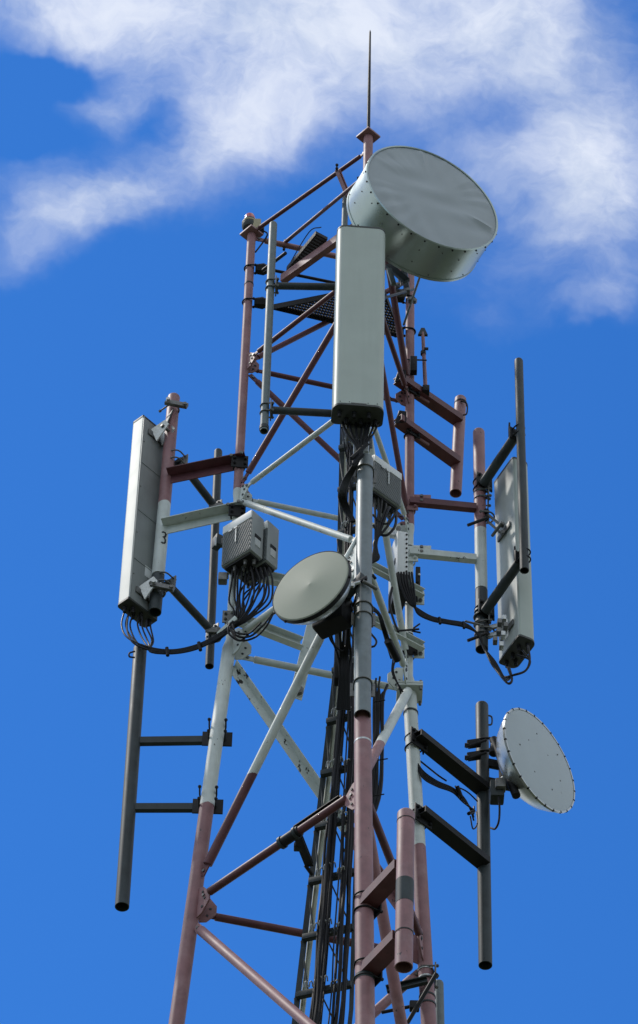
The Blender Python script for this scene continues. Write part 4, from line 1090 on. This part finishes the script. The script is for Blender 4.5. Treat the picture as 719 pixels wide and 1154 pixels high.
bundle('black cables looped under the white crossbar left of the small cream dish', paths, P(262, 706, 16.8))
paths = []
for i in range(5):        # under the centre panel, S curve to the ladder
    paths.append(([(385 + i*8, 474, 15.85), (392 + i*5, 490, 15.86), (402 + i*1.5, 505 + i, 15.87), (399 + i*1.0, 522, 15.9), (388 + i*1.6, 540, 16.05), (382 + i*1.8, 558, 16.3), (388 + i*1.5, 575, 16.4), (396 + i, 588, 16.4)], .0085))
for i in range(4): paths.append(([(427 - i*5, 476, 15.85), (420 - i*3, 490, 15.86), (410 - i, 503, 15.87), (404, 514, 15.88), (398 + i, 525, 15.9)], .007))
paths.append(([(387, 478, 15.85), (391, 496, 16.3), (396, 512, 16.4), (399, 526, 16.4)], .006)); paths.append(([(385, 482, 16.0), (388, 500, 16.3), (392, 520, 16.4), (397, 535, 16.4)], .006))
bundle('black cables from the central panel antenna curving down behind the front pipe', paths, P(400, 520, 15.88), [((396, 517, 15.84), (414, 500, 15.84), .014), ((398, 524, 15.86), (409, 512, 15.84), .014)])
paths = []
for i in range(6):
    x = 421 + i*4.6
    paths.append(([(x, 556 + i*4, 16.35), (x + J(3), 574 + J(4), 16.32), (x*.5 + 213 + J(3), 596 + J(4), 16.3), (424 + J(3), 612, 16.3), (420 + i*1.4, 628, 16.3), (417 + i*.5, 634, 16.3)], .0085))
paths.append(([(447, 578, 16.35), (445, 593, 16.3), (436, 603, 16.3), (427, 601, 16.3), (421, 592, 16.3)], .009))
paths.append(([(441, 580, 16.35), (436, 590, 16.3), (428, 588, 16.3), (420, 580, 16.3)], .007))
bundle('black cables under the radio box right of the front pipe', paths, P(423, 620, 16.3))
paths = []
for i in range(5):
    paths.append(([(418, 682 + i*1.3, 16.4), (428 - i*.5, 692, 16.4), (434 - i*.8, 708, 16.45), (440 - i, 726, 16.6), (445 - i, 742, 16.7)], .007))
paths.append(([(446, 742, 16.7), (443, 755, 16.7), (447, 768, 16.75), (454, 780, 16.8)], .006)); paths.append(([(443, 742, 16.7), (442, 758, 16.7), (449, 772, 16.75), (452, 782, 16.8)], .005))
paths.append(([(442, 662, 16.8), (439, 680, 16.8), (444, 700, 16.8), (449, 712, 16.8)], .008)); paths.append(([(418, 714, 16.4), (424, 722, 16.4), (422, 728, 16.4), (416, 729, 16.4)], .007))
bundle('black cables tied along the slanting white braces right of the front pipe', paths, P(440, 726, 16.6), [((437, 722, 16.5), (448, 744, 16.65), .026), ((448, 711, 16.8), (472, 709, 16.85), .007), ((466, 708, 16.85), (473, 703, 16.85), .006), ((464, 711, 16.85), (474, 713, 16.85), .006), ((420, 648, 16.1), (423, 652, 16.1), .01)])
paths = []
for i in range(6):
    o = (i-2.5)
    paths.append(([(449 + i*3, 645, 16.98), (452 + i*2.8, 660, 16.98), (460 + i*1.5, 676 - o, 17.0), (470, 688 + o*.9, 17.05), (486, 697 + o*.8, 17.1), (505, 701 + o*.7, 17.1), (525, 705 + o*.7, 17.12), (539 + o*.3, 715, 17.14), (546, 731 + J(1), 17.15), (553 + i, 746, 17.12), (560 + i*2, 756 + i*2, 17.1)] +
                  ([(572, 770, 17.0), (577, 766, 17.0), (572 + i, 752, 17.05)] if i < 3 else [(578, 761, 17.0), (592, 756, 17.0), (597, 744, 17.0), (595 - (i-3)*6, 728 + (i-3)*5, 17.02)]), .0075))
bundle('black cables sagging from the right leg across to the right panel antenna', paths, P(505, 701, 17.1), [((522, 701, 17.08), (523, 708, 17.08), .01), ((495, 696, 17.05), (496, 703, 17.05), .01)])
paths = []
for i in range(5):
    paths.append(([(466, 852 + i, 17.3), (476, 868 + i*2, 17.25), (492, 880 + i*1.5, 17.35), (510, 888 + i*1.2, 17.4), (522, 898 + i*1.5, 17.45), (530 + i*.8, 912, 17.5), (534, 925 - i*4, 17.55)], .0055))
paths += [([(513, 886, 17.4), (526, 892, 17.5), (538, 903, 17.6)], .005), ([(530, 920, 17.5), (533, 934, 17.5), (538, 928, 17.55), (537, 915, 17.6)], .005),
          ([(562, 898, 17.5), (563, 912, 17.5), (562, 926, 17.5), (558, 934, 17.55), (553, 933, 17.6)], .007), ([(474, 858, 17.3), (484, 866, 17.3), (494, 874, 17.4), (503, 880, 17.45)], .006), ([(467, 826, 17.25), (475, 836, 17.3), (477, 850, 17.3)], .006)]
bundle('thin black cables drooping below the upper black arm of the lower right dish', paths, P(520, 900, 17.45), [((515, 886, 17.38), (520, 899, 17.42), .014), ((528, 917, 17.45), (534, 914, 17.5), .012)])
paths = []
for i in range(8):
    paths.append(([(384 + i*2.5, 676 + J(5), 15.98), (379 + i*2.6 + J(3), 694 + J(4), 16.2), (376 + i*2.8 + J(4), 716, 16.3), (380 + i*2 + J(3), 738, 16.45), (383 + i*1.5, 760, 16.5), (380 + i*2, 800, 16.6)], .0075))
paths.append(([(371, 700, 16.2), (372, 720, 16.3), (384, 733, 16.4), (391, 726, 16.4)], .006))
bundle('black cables hanging behind the small cream dish into the cable ladder', paths, P(385, 740, 16.4))
